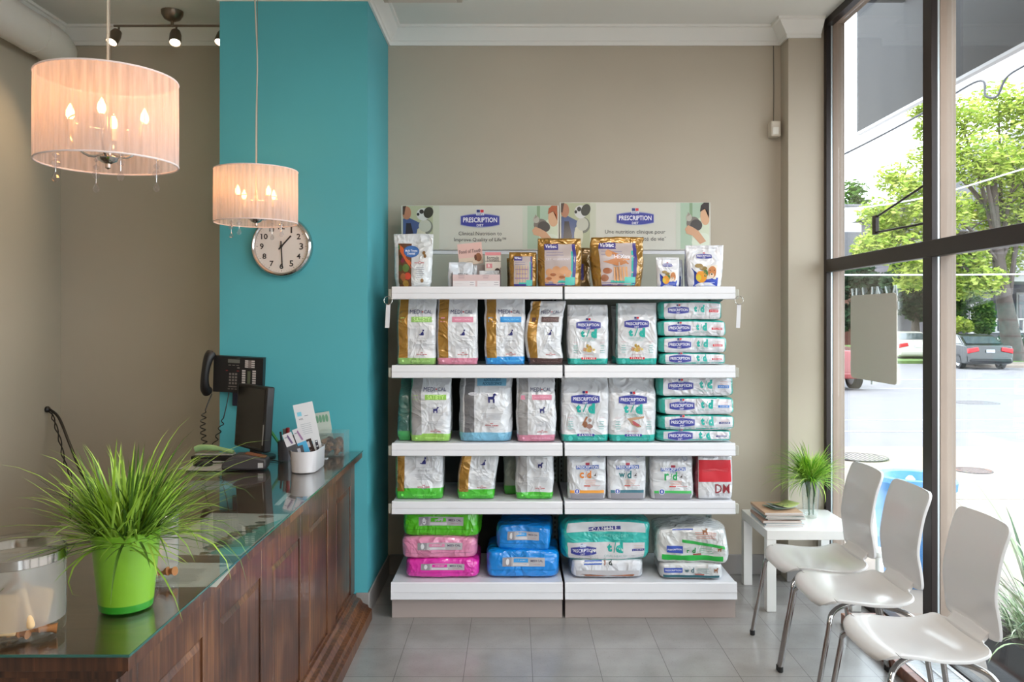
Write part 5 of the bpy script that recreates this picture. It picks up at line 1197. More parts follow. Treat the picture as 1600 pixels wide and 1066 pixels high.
# light green stapler-like sealer on its dark base
gs = thing('green_stapler', 'pale green stapler standing on dark trays left of the monitor foot', 'stapler', (-1.47, 4.05, TOPZ))
b = MB(); x, y = -1.465, 4.05
b.tube(smooth_path([(-1.575, y, TOPZ+0.052), (-1.54, y, TOPZ+0.062), (-1.46, y-0.01, TOPZ+0.058), (-1.38, y-0.02, TOPZ+0.042)]), [0.016]*6+[0.015]*6+[0.011]*7, mat('mint_green_plastic', (142, 178, 122), 0.4), 12); b.build('stapler_arm', gs)
b = MB(); b.box(-1.57, -1.38, y-0.03, y+0.02, TOPZ+0.026, TOPZ+0.036, mat('silver_strip', (150, 146, 140), 0.3)); b.box(-1.585, -1.37, y-0.035, y+0.03, TOPZ+0.0005, TOPZ+0.024, m_blk); b.build('stapler_base', gs, bevel=0.004)
tm = thing('card_terminal', 'dark grey card payment terminal lying on the counter in front of the monitor', 'payment terminal', (-1.25, 3.80, TOPZ))
x0, y0 = PP(343, 737, TOPZ); x1 = PP(412, 737, TOPZ)[0]
b = MB(); T = rotT(((x0+x1)/2, y0+0.06, TOPZ+0.0008), rz=0.12); w = (x1-x0)/2
b.prism([(-w, 0.004), (w*0.95, 0), (w, 0.02), (w*0.98, 0.05), (w*0.1, 0.072), (-w*0.4, 0.070), (-w*0.85, 0.045), (-w, 0.03)], -0.05, 0.05, m_dg, 'y', T); b.build('terminal_body', tm, bevel=0.010, seg=3)
b = MB(); b.box(w*0.62, w*0.85, -0.051, -0.0495, 0.012, 0.034, paper((180, 178, 178)), T); b.build('white_sticker', tm)
b = MB(); b.prism([(w*0.0, 0.0735), (w*0.9, 0.054), (w*0.9, 0.056), (0, 0.0755)], -0.03, 0.03, mat('amber_keys', (120, 70, 40), 0.5), 'y', T); b.build('keypad', tm)
# flat papers and mouse by the stapler
b = MB(); b.poly([(*PP(287, 736, TOPZ), TOPZ+0.002), (*PP(346, 737, TOPZ), TOPZ+0.002), (*PP(352, 722, TOPZ), TOPZ+0.002), (*PP(318, 718, TOPZ), TOPZ+0.002)], paper((170, 168, 168))); b.box(-1.56, -1.40, 3.80, 3.98, TOPZ+0.0003, TOPZ+0.0015, paper((170, 168, 168)))
tag(b.build('loose_paper'), 'white loose papers lying on the counter beside the card terminal', 'paper')
ms_ = thing('computer_mouse', 'black computer mouse on the loose papers', 'mouse', (-1.47, 3.88, TOPZ))
b = MB(); b.lathe([(0.03, 0.0), (0.032, 0.012), (0.024, 0.026), (0.0, 0.032)], m_blk, (-1.475, 3.885, TOPZ+0.003), 20, sx=1.5); b.build('mouse_shell', ms_)
b = MB(); b.tube(smooth_path([(-1.43, 3.89, TOPZ+0.012), (-1.38, 3.95, TOPZ+0.006), (-1.33, 3.98, TOPZ+0.006), (-1.20, 4.02, TOPZ+0.005), (-1.12, 3.96, TOPZ+0.005)]), 0.003, m_blk, 6); b.build('mouse_cable', ms_)
# pen cup with pens
pc = thing('pen_holder', 'grey pen cup with a green pen and red scissors behind the monitor edge', 'pen cup', (-1.13, 4.05, TOPZ))
b = MB(); b.lathe([(0.035, 0), (0.038, 0.095), (0.036, 0.095), (0.033, 0.006)], mat('smoke_cup', (84, 84, 90), 0.25, alpha=0.85), (-1.13, 4.05, TOPZ+0.0005), 24, cap1=False); b.build('cup', pc)
for nm, a0, a1, r, cc_ in (('green_pen', (-1.12, 4.05, TOPZ+0.02), (-1.20, 4.04, TOPZ+0.145), 0.007, (36, 120, 52)), ('grey_pen', (-1.13, 4.06, TOPZ+0.02), (-1.135, 4.05, TOPZ+0.155), 0.009, (110, 108, 110)), ('red_marker', (-1.12, 4.06, TOPZ+0.02), (-1.115, 4.04, TOPZ+0.16), 0.009, (140, 34, 40)), ('dark_pen', (-1.14, 4.05, TOPZ+0.02), (-1.155, 4.05, TOPZ+0.14), 0.005, (40, 36, 40)), ('dark_pen', (-1.11, 4.05, TOPZ+0.02), (-1.09, 4.05, TOPZ+0.125), 0.006, (50, 34, 34))):
    b = MB(); b.tube([a0, a1], r, mat('pen_'+nm, cc_, 0.4), 10); tag(b.build(nm), 'slim '+nm.replace('_', ' ')+' standing in the grey pen cup' + ('' if nm != 'dark_pen' else (' near the white leaflet' if a0[0] > -1.12 else ' beside the green pen')), 'pen')
b = MB(); b.box(-1.115, -1.075, 4.10, 4.16, TOPZ+0.0005, TOPZ+0.10, m_dg); tag(b.build('small_speaker', bevel=0.006), 'small dark grey box behind the pen cup', 'speaker')
b = MB(); T = rotT((-1.02, 4.0, 0)); 
# white tub with folders
tb = thing('leaflet_tub', 'glossy white oblong plastic tub holding folded leaflets', 'container', (-0.955, 3.80, TOPZ))
def stadium(cx, cy, hx, hy, n=12):
    r = min(hx, hy); pts = []
    for sgn, a0 in ((1, 0), (-1, PI)):
        for i in range(n+1):
            a = a0+PI*i/n; pts.append((cx+hx*math.cos(a), cy+sgn*(hy-r)+r*math.sin(a)))
    return pts
b = MB(); mwt = mat('glossy_white_plastic', (206, 202, 204), 0.25, coat=0.4); rings = []
for (k, z) in ((0.90, 0), (0.94, 0.004), (1.0, 0.098), (0.97, 0.098), (0.91, 0.008)):
    rings.append([b.bm.verts.new((x, y, TOPZ+0.0008+z)) for x, y in stadium(-0.958, 3.81, 0.060*k, 0.135*k)])
for i in range(len(rings)-1):
    for j in range(len(rings[0])): b.face([rings[i][j], rings[i][(j+1) % len(rings[0])], rings[i+1][(j+1) % len(rings[0])], rings[i+1][j]], mwt, True)
b.face(rings[0][::-1], mwt); b.face(rings[-1], mwt); b.build('tub_shell', tb, sharp=40)
def leaf(name, label, cx, cy, z0, w, h, ry, rgb, design, rx=-0.12, rz=0.25, th=0.002, cat='leaflet'):
    T = rotT((cx, cy, z0), rx=rx, ry=ry, rz=rz)
    b = MB(); b.box(-w/2, w/2, 0, th, 0, h, paper(rgb), T)
    p = Print(b, lambda s, t: T @ Vector((-w/2+w*s, 0, h*t)), w, h, 0.0004); p.flat = (T.to_3x3() @ Vector((0, -1, 0))).normalized(); design(p)
    return tag(b.build(name), label, cat)
z_ = TOPZ+0.012
def tall(p):
    p.rect(0.12, 0.34, 0.80, 0.87, (120, 190, 210), 1); p.text('vet', 0.26, 0.75, 0.22, (50, 56, 66), 1); p.lines(0.45, 0.65, 0.77, 0.79, 1, (90, 90, 96)); p.lines(0.12, 0.75, 0.50, 0.66, 6, (170, 174, 180))
    for s, c_ in ((0.22, (80, 110, 130)), (0.46, (60, 130, 150)), (0.72, (50, 44, 60))): p.rect(s, s+0.14, 0.16, 0.36, c_, 1); p.lines(s+0.02, s+0.12, 0.18, 0.34, 3, (210, 214, 220), 2)
leaf('tall_leaflet', 'tall white leaflet with three small pictures leaning in the white tub', -0.948, 3.90, z_, 0.092, 0.29, -0.20, (206, 206, 208), tall)
def folder(c1, c2):
    def f(p): p.rect(0, 1, 0, 0.66, c1, 1); p.poly([(0.4, 0.92), (0.55, 0.96), (0.8, 0.70), (0.6, 0.70)], c2, 2); p.lines(0.2, 0.6, 0.1, 0.3, 3, (190, 196, 200), 2); p.lines(0.1, 0.4, 0.85, 0.9, 1, (110, 110, 130), 2)
    return f
leaf('grey_leaflet', 'white and dark grey folded leaflet at the monitor side of the tub', -0.975, 3.735, z_, 0.042, 0.175, -0.36, (206, 202, 206), folder((66, 66, 72), (110, 90, 130)), rz=0.2)
leaf('blue_leaflet', 'white and sky blue folded leaflet in the middle of the tub', -0.930, 3.76, z_, 0.042, 0.195, -0.36, (206, 204, 208), folder((74, 164, 206), (150, 110, 150)), rz=0.2)
leaf('grey_card_leaflet', 'short dark grey leaflet low in the white tub', -0.955, 3.735, z_, 0.035, 0.110, -0.25, (70, 70, 76), lambda p: p.rect(0.2, 0.6, 0.6, 0.9, (180, 180, 190), 1), rz=0.15)
leaf('brown_leaflet', 'dark brown leaflet with a white square at the column side of the tub', -0.935, 3.84, z_, 0.050, 0.125, -0.35, (56, 38, 36), lambda p: (p.rect(0.3, 0.75, 0.7, 0.92, (196, 190, 190), 1), p.lines(0.3, 0.8, 0.5, 0.58, 2, (190, 170, 160), 1)), rz=0.15)
# clear box of corks with small sign
ax = thing('acrylic_box', 'clear acrylic box filled with brown pieces near the column', 'box', (-0.935, 4.20, TOPZ))
b = MB(); macr = thin_glass('acrylic', (0.93, 0.96, 0.95), ior=1.6, diffuse=0.10); X0, X1, Y0, Y1 = -1.005, -0.865, 4.16, 4.30; H_ = 0.115
b.box(X0, X1, Y0, Y0+0.003, TOPZ+0.001, TOPZ+H_, macr); b.box(X0, X1, Y1-0.003, Y1, TOPZ+0.001, TOPZ+H_, macr); b.box(X0, X0+0.003, Y0+0.003, Y1-0.003, TOPZ+0.001, TOPZ+H_, macr); b.box(X1-0.003, X1, Y0+0.003, Y1-0.003, TOPZ+0.001, TOPZ+H_, macr); b.box(X0+0.003, X1-0.003, Y0+0.003, Y1-0.003, TOPZ+0.001, TOPZ+0.004, macr)
b.build('box_walls', ax)
b = MB(); b.box(X0, X1, Y0, Y1, TOPZ+H_+0.0005, TOPZ+H_+0.0035, macr); b.build('box_lid', ax)
b = MB(); rnd = random.Random(8)
for i in range(44):
    r = rnd.uniform(0.011, 0.018); z = rnd.choice([0.02, 0.04, 0.058, 0.07])
    T = rotT((rnd.uniform(X0+0.024, X1-0.024), rnd.uniform(Y0+0.024, Y1-0.024), TOPZ+z), rx=rnd.uniform(0, 3), rz=rnd.uniform(0, 3))
    b.lathe([(r, -0.007), (r, 0.007)], mat('brown_treat_%d' % (i % 3), [(112, 66, 40), (140, 92, 60), (74, 42, 30)][i % 3], 0.7), (0, 0, 0), 10, T)
tag(b.build('treat_pieces'), 'heap of round brown treats inside the clear acrylic box', 'treats', kind='stuff')
b = MB(); b.box(-0.985, -0.955, 4.27, 4.29, TOPZ+0.02, TOPZ+0.11, paper((70, 50, 40))); b.bm.free(); 
def sig(p):
    for k in range(4): p.oval(0.2+0.2*k, 0.84, 0.09, 0.10, (120, 170, 140), 1)
    p.lines(0.15, 0.85, 0.50, 0.53, 1, (60, 90, 80), 1); p.lines(0.25, 0.7, 0.36, 0.40, 1, (60, 90, 80), 1); p.lines(0.15, 0.85, 0.22, 0.25, 1, (60, 90, 80), 1)
leaf('small_sign', 'small pale sign with green tree drawing standing behind the acrylic box', -0.985, 4.318, TOPZ+0.002, 0.085, 0.205, -0.16, (196, 206, 196), sig, rx=0.0, rz=0.0, cat='sign')
b = MB(); b.box(-0.99, -0.93, 4.06, 4.10, TOPZ+0.0005, TOPZ+0.003, paper((190, 200, 206))); tag(b.build('business_card'), 'white business card lying before the acrylic box', 'card')

# cables hanging on the side wall
cbt = thing('hanging_cable', 'black cables hanging from a hook on the side wall behind the counter', 'cable', (-2.79, 4.9, 1.03))
b = MB(); b.lathe([(0.018, 0), (0.020, 0.012), (0.012, 0.022), (0.0, 0.024)], m_blk, (0, 0, 0), 14, Matrix.Translation((-2.799, 4.90, 1.036)) @ Matrix.Rotation(PI/2, 4, 'Y')); b.build('wall_hook', cbt)
b = MB(); b.tube(smooth_path([(-2.775, 4.90, 1.035), (-2.70, 4.86, 0.99), (-2.58, 4.75, 0.86), (-2.47, 4.66, 0.72), (-2.40, 4.62, 0.62), (-2.35, 4.6, 0.3)]), 0.008, m_blk, 8)
for k in (0, 1):
    pts = smooth_path([(-2.775, 4.90, 1.03), (-2.735, 4.87, 0.97), (-2.66, 4.80, 0.86), (-2.60, 4.74, 0.74), (-2.54, 4.70, 0.64), (-2.5, 4.6, 0.3)], 10)
    b.tube([p_+Vector((0.008*math.sin(i*0.55+k*PI), 0, 0.008*math.cos(i*0.55+k*PI))) for i, p_ in enumerate(pts)], 0.0035, m_blk, 6)
b.build('cable_strands', cbt)

# ------------------------------------------------------------------ side table, magazines, vase
m_tw = mat('white_table_lacquer', (232, 230, 226), 0.28, coat=0.25)
tt = thing('side_table', 'square white side table in the corner beside the pilaster', 'table', (1.615, 4.65, 0))
TX0, TX1, TY0, TY1, TH = 1.36, 1.868, 4.405, 4.90, 0.438
b = MB(); b.box(TX0, TX1, TY0, TY1, TH-0.05, TH, m_tw); b.build('table_top', tt, bevel=0.002)
for x in (TX0, TX1-0.05):
    for y in (TY0, TY1-0.05):
        b = MB(); b.box(x, x+0.05, y, y+0.05, 0.001, TH-0.0505, m_tw); b.build('leg', tt, bevel=0.0015)
rnd = random.Random(4); z = TH+0.0005
mags = [(0.0, 0.006, (200, 204, 208), 'thin white magazine at the very bottom of the magazine pile'), (0.02, 0.007, (170, 186, 190), 'pale blue magazine second from the bottom of the pile'), (-0.03, 0.010, (186, 150, 130), 'dusty pink magazine in the lower part of the pile'), (0.05, 0.008, (204, 204, 206), 'light grey magazine in the middle of the pile'), (-0.04, 0.008, (96, 130, 122), 'dark green magazine in the middle of the pile'), (0.03, 0.007, (196, 190, 186), 'cream magazine just under the brown one'), (0.0, 0.010, (190, 152, 122), 'brown-covered magazine on top of the large ones')]
for i, (rz, th, cc_, lab) in enumerate(mags):
    th *= 1.35
    T = rotT((1.482+rnd.uniform(-.010, .010), 4.625+rnd.uniform(-.015, .015), z), rz=rz)
    b = MB(); b.box(-0.105, 0.105, -0.135, 0.135, 0.0, th, paper(cc_), T); b.box(-0.103, 0.1055, -0.1355, 0.133, 0.001, th-0.001, paper((196, 186, 180)), T)
    tag(b.build('magazine', bevel=0.0008), lab, 'magazine', 'magazines on the side table'); z += th+0.0006
for i, (rz, cc_, lab) in enumerate(((0.35, (120, 150, 132), 'small green booklet on the brown magazine'), (0.15, (176, 190, 196), 'small pale blue booklet on the magazine pile'), (0.5, (150, 160, 96), 'small curling olive booklet topping the magazine pile'))):
    T = rotT((1.485+0.01*i, 4.60-0.012*i, z), rz=rz); b = MB()
    b.grid(lambda u, v: T @ Vector((u, v, 0.004+0.010*(abs(u)/0.07)**2*(0.5+0.5*i))), lsp(-0.07, 0.07, 9), lsp(-0.055, 0.055, 3), paper(cc_))
    if i == 2:
        for k in range(8): b.lathe([(0.006, 0), (0, 0.0015)], paper([(90, 110, 60), (196, 190, 120), (60, 80, 60)][k % 3]), (0, 0, 0), 6, T @ Matrix.Translation((-0.05+0.014*k, 0.02*math.sin(k*2), 0.006)))
    tag(b.build('booklet', solid=0.002), lab, 'booklet', 'booklets on the magazine pile'); z += 0.007
va = thing('vase_of_grass', 'clear glass vase with bright artificial grass on the white side table', 'plant', (1.70, 4.70, TH))
b = MB(); vc = (1.70, 4.70, TH+0.0008); b.lathe([(0.036, 0), (0.040, 0.003), (0.052, 0.215), (0.050, 0.215), (0.038, 0.014), (0, 0.012)], thin_glass('vase_glass', (0.93, 0.95, 0.95), ior=1.7), vc, 36); b.build('glass_vase', va)
b = MB()
for k, (dx, dy) in enumerate(((-0.012, -0.01), (0.016, 0.0), (-0.002, 0.012))):
    b.tube(smooth_path([(1.70+dx, 4.70+dy, TH+0.016), (1.70+dx*1.2, 4.70+dy, TH+0.10), (1.70+dx*2, 4.70+dy, TH+0.21)]), 0.004, mat('green_stem', (52, 84, 56), 0.5), 8)
    b.lathe([(0.004, 0), (0.012, 0.06), (0.02, 0.10)], mat('green_stem', (52, 84, 56), 0.5), (1.70+dx*1.5, 4.70+dy, TH+0.12), 8)
b.build('stems', va)
b = MB(); vb = (1.70, 4.70, TH+0.215)
m_g2 = [mat('vase_grass_bright', (158, 204, 60), 0.45), mat('vase_grass_mid', (126, 184, 44), 0.45), mat('vase_grass_deep', (80, 140, 34), 0.5), mat('vase_grass_tip', (186, 216, 96), 0.45)]
blades(b, vb, 0.03, 420, 0.12, 0.22, 0.60, 0.8, 21, mats=m_g2, wid=0.0035)
blades(b, vb, 0.03, 150, 0.20, 0.31, 0.75, 0.8, 22, mats=m_g2, dirs=(PI+0.2, 0.75))
blades(b, vb, 0.03, 40, 0.20, 0.27, 1.1, 1.6, 23, mats=m_g2, wid=0.003)
b.build('grass_blades', va, sharp=0, normals=False)

# ------------------------------------------------------------------ white shell chairs
m_sh = mat('white_chair_lacquer', (208, 206, 205), 0.26, coat=0.3); m_leg = mat('chrome_leg', (170, 166, 164), 0.16, metal=1.0); m_foot = mat('black_rubber', (24, 24, 24), 0.6)
CHX = 1.225
def make_chair(yc, label):
    t = thing('shell_chair', label, 'chair', (CHX, yc, 0), 'white waiting chairs')
    prof = [(0.000, .416, .130), (0.006, .430, .168), (.030, .447, .190), (.075, .452, .198), (.14, .446, .201), (.21, .437, .203), (.29, .436, .203), (.340, .447, .200), (.364, .457, .192), (.378, .464, .165), (.384, .468, .116), (.394, .478, .112), (.402, .489, .112), (.408, .499, .116), (.411, .505, .158), (.412, .520, .172), (.407, .56, .174), (.397, .63, .168), (.405, .70, .167), (.421, .78, .167), (.443, .845, .167), (.452, .868, .158), (.456, .878, .138)]
    sp = smooth_path([Vector(q) for q in prof], 4)
    b = MB()
    def S(u, j):
        x, z, w = sp[int(j)]
        dish = (0.010*(1-u*u) if x < 0.38 and z < 0.47 else 0.0); bow = (0.012*(1-u*u) if z > 0.52 else 0)
        if x < 0.06 and z < 0.46: fr = 0.016*u**4
        else: fr = 0
        if z > 0.498: z -= 0.020*abs(u)**3*max(0, 1-(z-0.498)/0.09)
        return Vector((CHX+x+bow*min(1, (z-0.52)/0.08) if bow else CHX+x+fr, yc+u*w, z-dish*min(1, x/0.1)))
    b.grid(S, lsp(-1, 1, 15), range(len(sp)), m_sh)
    o = b.build('seat_shell', t, sharp=0, normals=True); sm = o.modifiers.new('thickness', 'SOLIDIFY'); sm.thickness = 0.011; sm.offset = 0
    bv = o.modifiers.new('edge', 'BEVEL'); bv.width = 0.003; bv.segments = 2; bv.limit_method = 'ANGLE'; bv.angle_limit = 0.9
    b = MB(); b.box(CHX+0.13, CHX+0.29, yc-0.07, yc+0.07, 0.409, 0.419, m_leg); b.build('seat_plate', t, bevel=0.003)
    for s in (-1, 1):
        f = smooth_path([(CHX+0.20, yc+s*0.05, 0.402), (CHX+0.11, yc+s*0.11, 0.402), (CHX+0.055, yc+s*0.165, 0.398), (CHX+0.030, yc+s*0.195, 0.375), (CHX+0.022, yc+s*0.202, 0.33), (CHX-0.035, yc+s*0.205, 0.016)], 5)
        r = smooth_path([(CHX+0.20, yc+s*0.05, 0.402), (CHX+0.29, yc+s*0.11, 0.402), (CHX+0.350, yc+s*0.165, 0.394), (CHX+0.385, yc+s*0.188, 0.365), (CHX+0.405, yc+s*0.196, 0.30), (CHX+0.450, yc+s*0.205, 0.016)], 5)
        for q in (f, r):
            b = MB(); b.tube(q, 0.0105, m_leg, 12); l = b.build('leg', t)
            e_ = q[-1]; b = MB(); b.lathe([(0.011, 0), (0.0125, 0.004), (0.0125, 0.024)], m_foot, (e_.x, e_.y, 0.0005), 14); b.build('rubber_foot', l)
    return t
ch = make_chair(3.885, 'white moulded chair with chrome legs standing next to the side table')
for yc, lab in ((3.455, 'white moulded chair in the middle of the row under the window'), (2.925, 'white moulded chair at the near end of the row, before the big outdoor planter')):
    c2 = copy_tree(ch); c2.location = (CHX, yc, 0); c2['label'] = lab
# ------------------------------------------------------------------ the street outside
def gz(y):                                             # ground height falls gently away from the shop
    return -0.10 if y < 11 else (-0.14-0.36*min(1, (y-11)/22.0))
m_side = mat('pale_concrete', (134, 122, 112), 0.85, var=0.05, vscale=1.5); m_road = mat('sunlit_asphalt', (108, 106, 110), 0.85, var=0.06, vscale=2)
m_paint = mat('road_paint', (170, 170, 172), 0.7); m_grass = mat('lawn', (84, 112, 50), 0.9, var=0.25, vscale=3)
def ground(name, x0, x1, y0, y1, dz, m, lab=None, th=0.1, n=12):
    b = MB(); ysq = lsp(y0, y1, n)
    top = [[b.bm.verts.new((x, y, gz(y)+dz)) for x in (x0, x1)] for y in ysq]; bot = [[b.bm.verts.new((x, y, gz(y)+dz-th)) for x in (x0, x1)] for y in ysq]
    for i in range(n-1):
        b.face([top[i][0], top[i][1], top[i+1][1], top[i+1][0]], m); b.face([bot[i][0], bot[i+1][0], bot[i+1][1], bot[i][1]], m)
        for k in (0, 1): b.face([top[i][k], top[i+1][k], bot[i+1][k], bot[i][k]], m)
    for i in (0, n-1): b.face([top[i][0], top[i][1], bot[i][1], bot[i][0]], m)
    o = b.build(name, None, sharp=0); o['kind'] = 'structure'; return o
ground('road', -30, 90, 11.0, 130, -0.0, m_road)
ground('sidewalk', WINX+0.10, 7.5, -8, 11.0, 0.0, m_side)
ground('road', 7.5, 60, -8, 11.0, -0.05, m_road)
ground('lawn', 17.5, 60, 37.5, 60, 0.14, m_grass, th=0.25)
ground('sidewalk', 19.4, 60, 34.5, 37.4, 0.10, m_side, th=0.2)
for (y, w) in ((12.6, 0.10), (14.2, 0.10), (22.2, 0.12), (26.3, 0.12)):
    b = MB(); b.bm.free()
    ground('road_line', 2.0, 26, y, y+w, 0.006, m_paint, th=0.004, n=3)
ground('sidewalk_joint', WINX+0.12, 7.4, 7.60, 7.62, 0.002, mat('joint_grey', (118, 108, 100), 0.9), th=0.002, n=2)
m_iron = mat('worn_iron', (176, 156, 140), 0.7, var=0.2, vscale=30)
def manhole(px, py, rp, lab, rgb=(126, 116, 110)):
    Z = -0.1; Y = (EYE-Z)*1280/(py-498)
    for _ in range(4): Z = gz(Y); Y = (EYE-Z)*1280/(py-498)
    X = (px-803)*Y/1280; r = rp*Y/1280
    t = thing('manhole_cover', lab, 'manhole cover', (X, Y, Z))
    b = MB(); b.lathe([(r, 0.001), (r, 0.008), (r*0.93, 0.009)], mat('iron_ring', (74, 70, 70), 0.7), (X, Y, Z), 32, cap0=False, cap1=False); b.build('cover_ring', t)
    b = MB(); b.lathe([(r*0.93, 0.007), (0, 0.007)], mat('iron_%02x%02x%02x' % rgb, rgb, 0.8, var=0.12, vscale=20), (X, Y, Z), 32, cap0=False)
    for k in range(-4, 5):
        hh = r*0.85*math.sqrt(max(0, 1-(k/5)**2)); b.box(X+k*r*0.18-0.01, X+k*r*0.18+0.01, Y-hh, Y+hh, Z+0.007, Z+0.010, mat('iron_ring', (74, 70, 70), 0.7))
    b.build('cover_plate', t)
manhole(1345, 715, 40, 'grey manhole cover in the pale sidewalk seen beside the near mullion')
manhole(1520, 736, 28, 'rusty reddish manhole cover in the sidewalk seen through the nearer bay', (140, 98, 80))
manhole(1526, 630, 32, 'pale round manhole cover out on the road', (112, 108, 112))

# recycling bin
bx_, by_ = 2.56, 5.25
rb = thing('recycling_bin', 'blue round outdoor recycling bin standing on the sidewalk by the window', 'bin', (bx_, by_, -0.1))
m_bin = mat('blue_bin_plastic', (70, 134, 196), 0.4)
b = MB(); b.lathe([(0.19, 0), (0.195, 0.01), (0.235, 0.58), (0.245, 0.60), (0.245, 0.63)], m_bin, (bx_, by_, -0.0995), 32, cap1=False); b.build('bin_body', rb)
b = MB(); b.lathe([(0.252, 0.60), (0.256, 0.65), (0.235, 0.675), (0.17, 0.672), (0.14, 0.62), (0.0, 0.61)], m_bin, (bx_, by_, -0.0995), 32, cap0=False); b.build('bin_lid', rb)
b = MB(); b.lathe([(0.02, 0), (0.03, 0.03), (0.012, 0.05)], paper((226, 226, 230)), (bx_-0.02, by_, 0.522), 10); tag(b.build('crumpled_paper'), 'crumpled white litter lying in the hollow lid of the blue bin', 'litter')
wp = thing('white_post', 'short white post with a rounded top outside between the chairs', 'post', (2.03, 4.52, -0.1))
b = MB(); b.tube([(2.03, 4.55, -0.0985), (2.03, 4.55, 0.26)], 0.022, m_trim, 14); b.lathe([(0.022, 0), (0.032, 0.012), (0.034, 0.03), (0.022, 0.05), (0, 0.056)], m_trim, (2.03, 4.55, 0.255), 16); b.build('post_shaft', wp)

# planter outside
ops = thing('outdoor_planter', 'dark square planter with long strappy leaves outside the nearer window bay', 'plant', (2.62, 3.72, -0.1))
PXc, PYc = 2.40, 3.62
b = MB(); mpl = mat('dark_planter', (52, 52, 60), 0.5)
V0 = [(PXc-0.19, PYc-0.19, -0.0995), (PXc+0.19, PYc-0.19, -0.0995), (PXc+0.19, PYc+0.19, -0.0995), (PXc-0.19, PYc+0.19, -0.0995)]
V1 = [(PXc-0.23, PYc-0.23, 0.17), (PXc+0.23, PYc-0.23, 0.17), (PXc+0.23, PYc+0.23, 0.17), (PXc-0.23, PYc+0.23, 0.17)]
a_ = [b.bm.verts.new(v) for v in V0]; c_ = [b.bm.verts.new(v) for v in V1]
for i in range(4): b.face([a_[i], a_[(i+1) % 4], c_[(i+1) % 4], c_[i]], mpl)
b.face(a_[::-1], mpl); b.face(c_, mat('potting_soil', (60, 48, 40), 0.9)); b.build('planter_box', ops, bevel=0.006)
b = MB(); mm = [mat('strap_leaf_pale', (176, 196, 150), 0.5), mat('strap_leaf_mid', (134, 166, 110), 0.5), mat('strap_leaf_dark', (70, 104, 62), 0.5), mat('strap_leaf_light', (196, 208, 176), 0.5)]
blades(b, (PXc, PYc, 0.17), 0.10, 46, 0.5, 0.85, 0.35, 0.55, 31, wid=0.011, mats=mm)
blades(b, (PXc, PYc, 0.17), 0.2, 260, 0.12, 0.30, 0.6, 0.9, 32, wid=0.006, mats=mm)
b.build('strappy_leaves', ops, sharp=0, normals=False)

# fascia sign panel and soffit over the shop window, seen from behind
m_aw = mat('dark_canopy', (44, 44, 47), 0.7, var=0.08, vscale=2); m_awl = mat('sunlit_canopy_edge', (190, 190, 196), 0.4)
aw = thing('shop_canopy', 'dark grey canopy board hanging outside above the window', 'canopy', (2.5, 2.0, 3.5))
b = MB(); b.box(2.49, 2.52, -6, 5.95, 2.93, 4.30, m_aw); b.build('canopy_board', aw)
b = MB(); b.box(2.486, 2.524, -6, 5.96, 2.912, 2.93, m_awl); b.build('sunlit_lip', aw)  # pale colour stands for sunlight on the board's lower lip
b = MB(); b.box(2.19, 2.485, -6, 5.9, 4.22, 4.30, m_aw); b.build('canopy_soffit', aw)
b = MB()
for y in (5.2, 3.2, 1.2): b.box(2.19, 2.485, y, y+0.04, 3.6, 3.64, m_aw)
b.build('support_arm', aw)

# overhead wires
def wire(lab, pts, r, rgb):
    b = MB(); b.tube(smooth_path(pts, 8), r, mat('wire_%02x%02x%02x' % rgb, rgb, 0.5), 6); tag(b.build('overhead_wire'), lab, 'cable')
def WP(px, py, Y): return ((px-803)*Y/1280, Y, EYE-(py-498)*Y/1280)
wire('thin dark overhead wire with a hanging loop crossing the sky under the canopy', [WP(1180, 305, 12), WP(1319, 241, 11), WP(1440, 178, 10), WP(1528, 127, 9.4), WP(1540, 150, 9.3), WP(1558, 150, 9.2), WP(1572, 122, 9.1), WP(1600, 103, 9), WP(1680, 60, 8.6)], 0.014, (50, 52, 60))
wire('pale overhead wire slanting across the tree crown', [WP(1300, 330, 16), WP(1440, 310, 15), WP(1600, 264, 14), WP(1700, 235, 13.4)], 0.014, (226, 228, 232))
wire('low pale wire crossing before the porch', [WP(1290, 430, 20), WP(1443, 430, 20), WP(1600, 429, 20), WP(1700, 429, 20)], 0.020, (232, 234, 238))

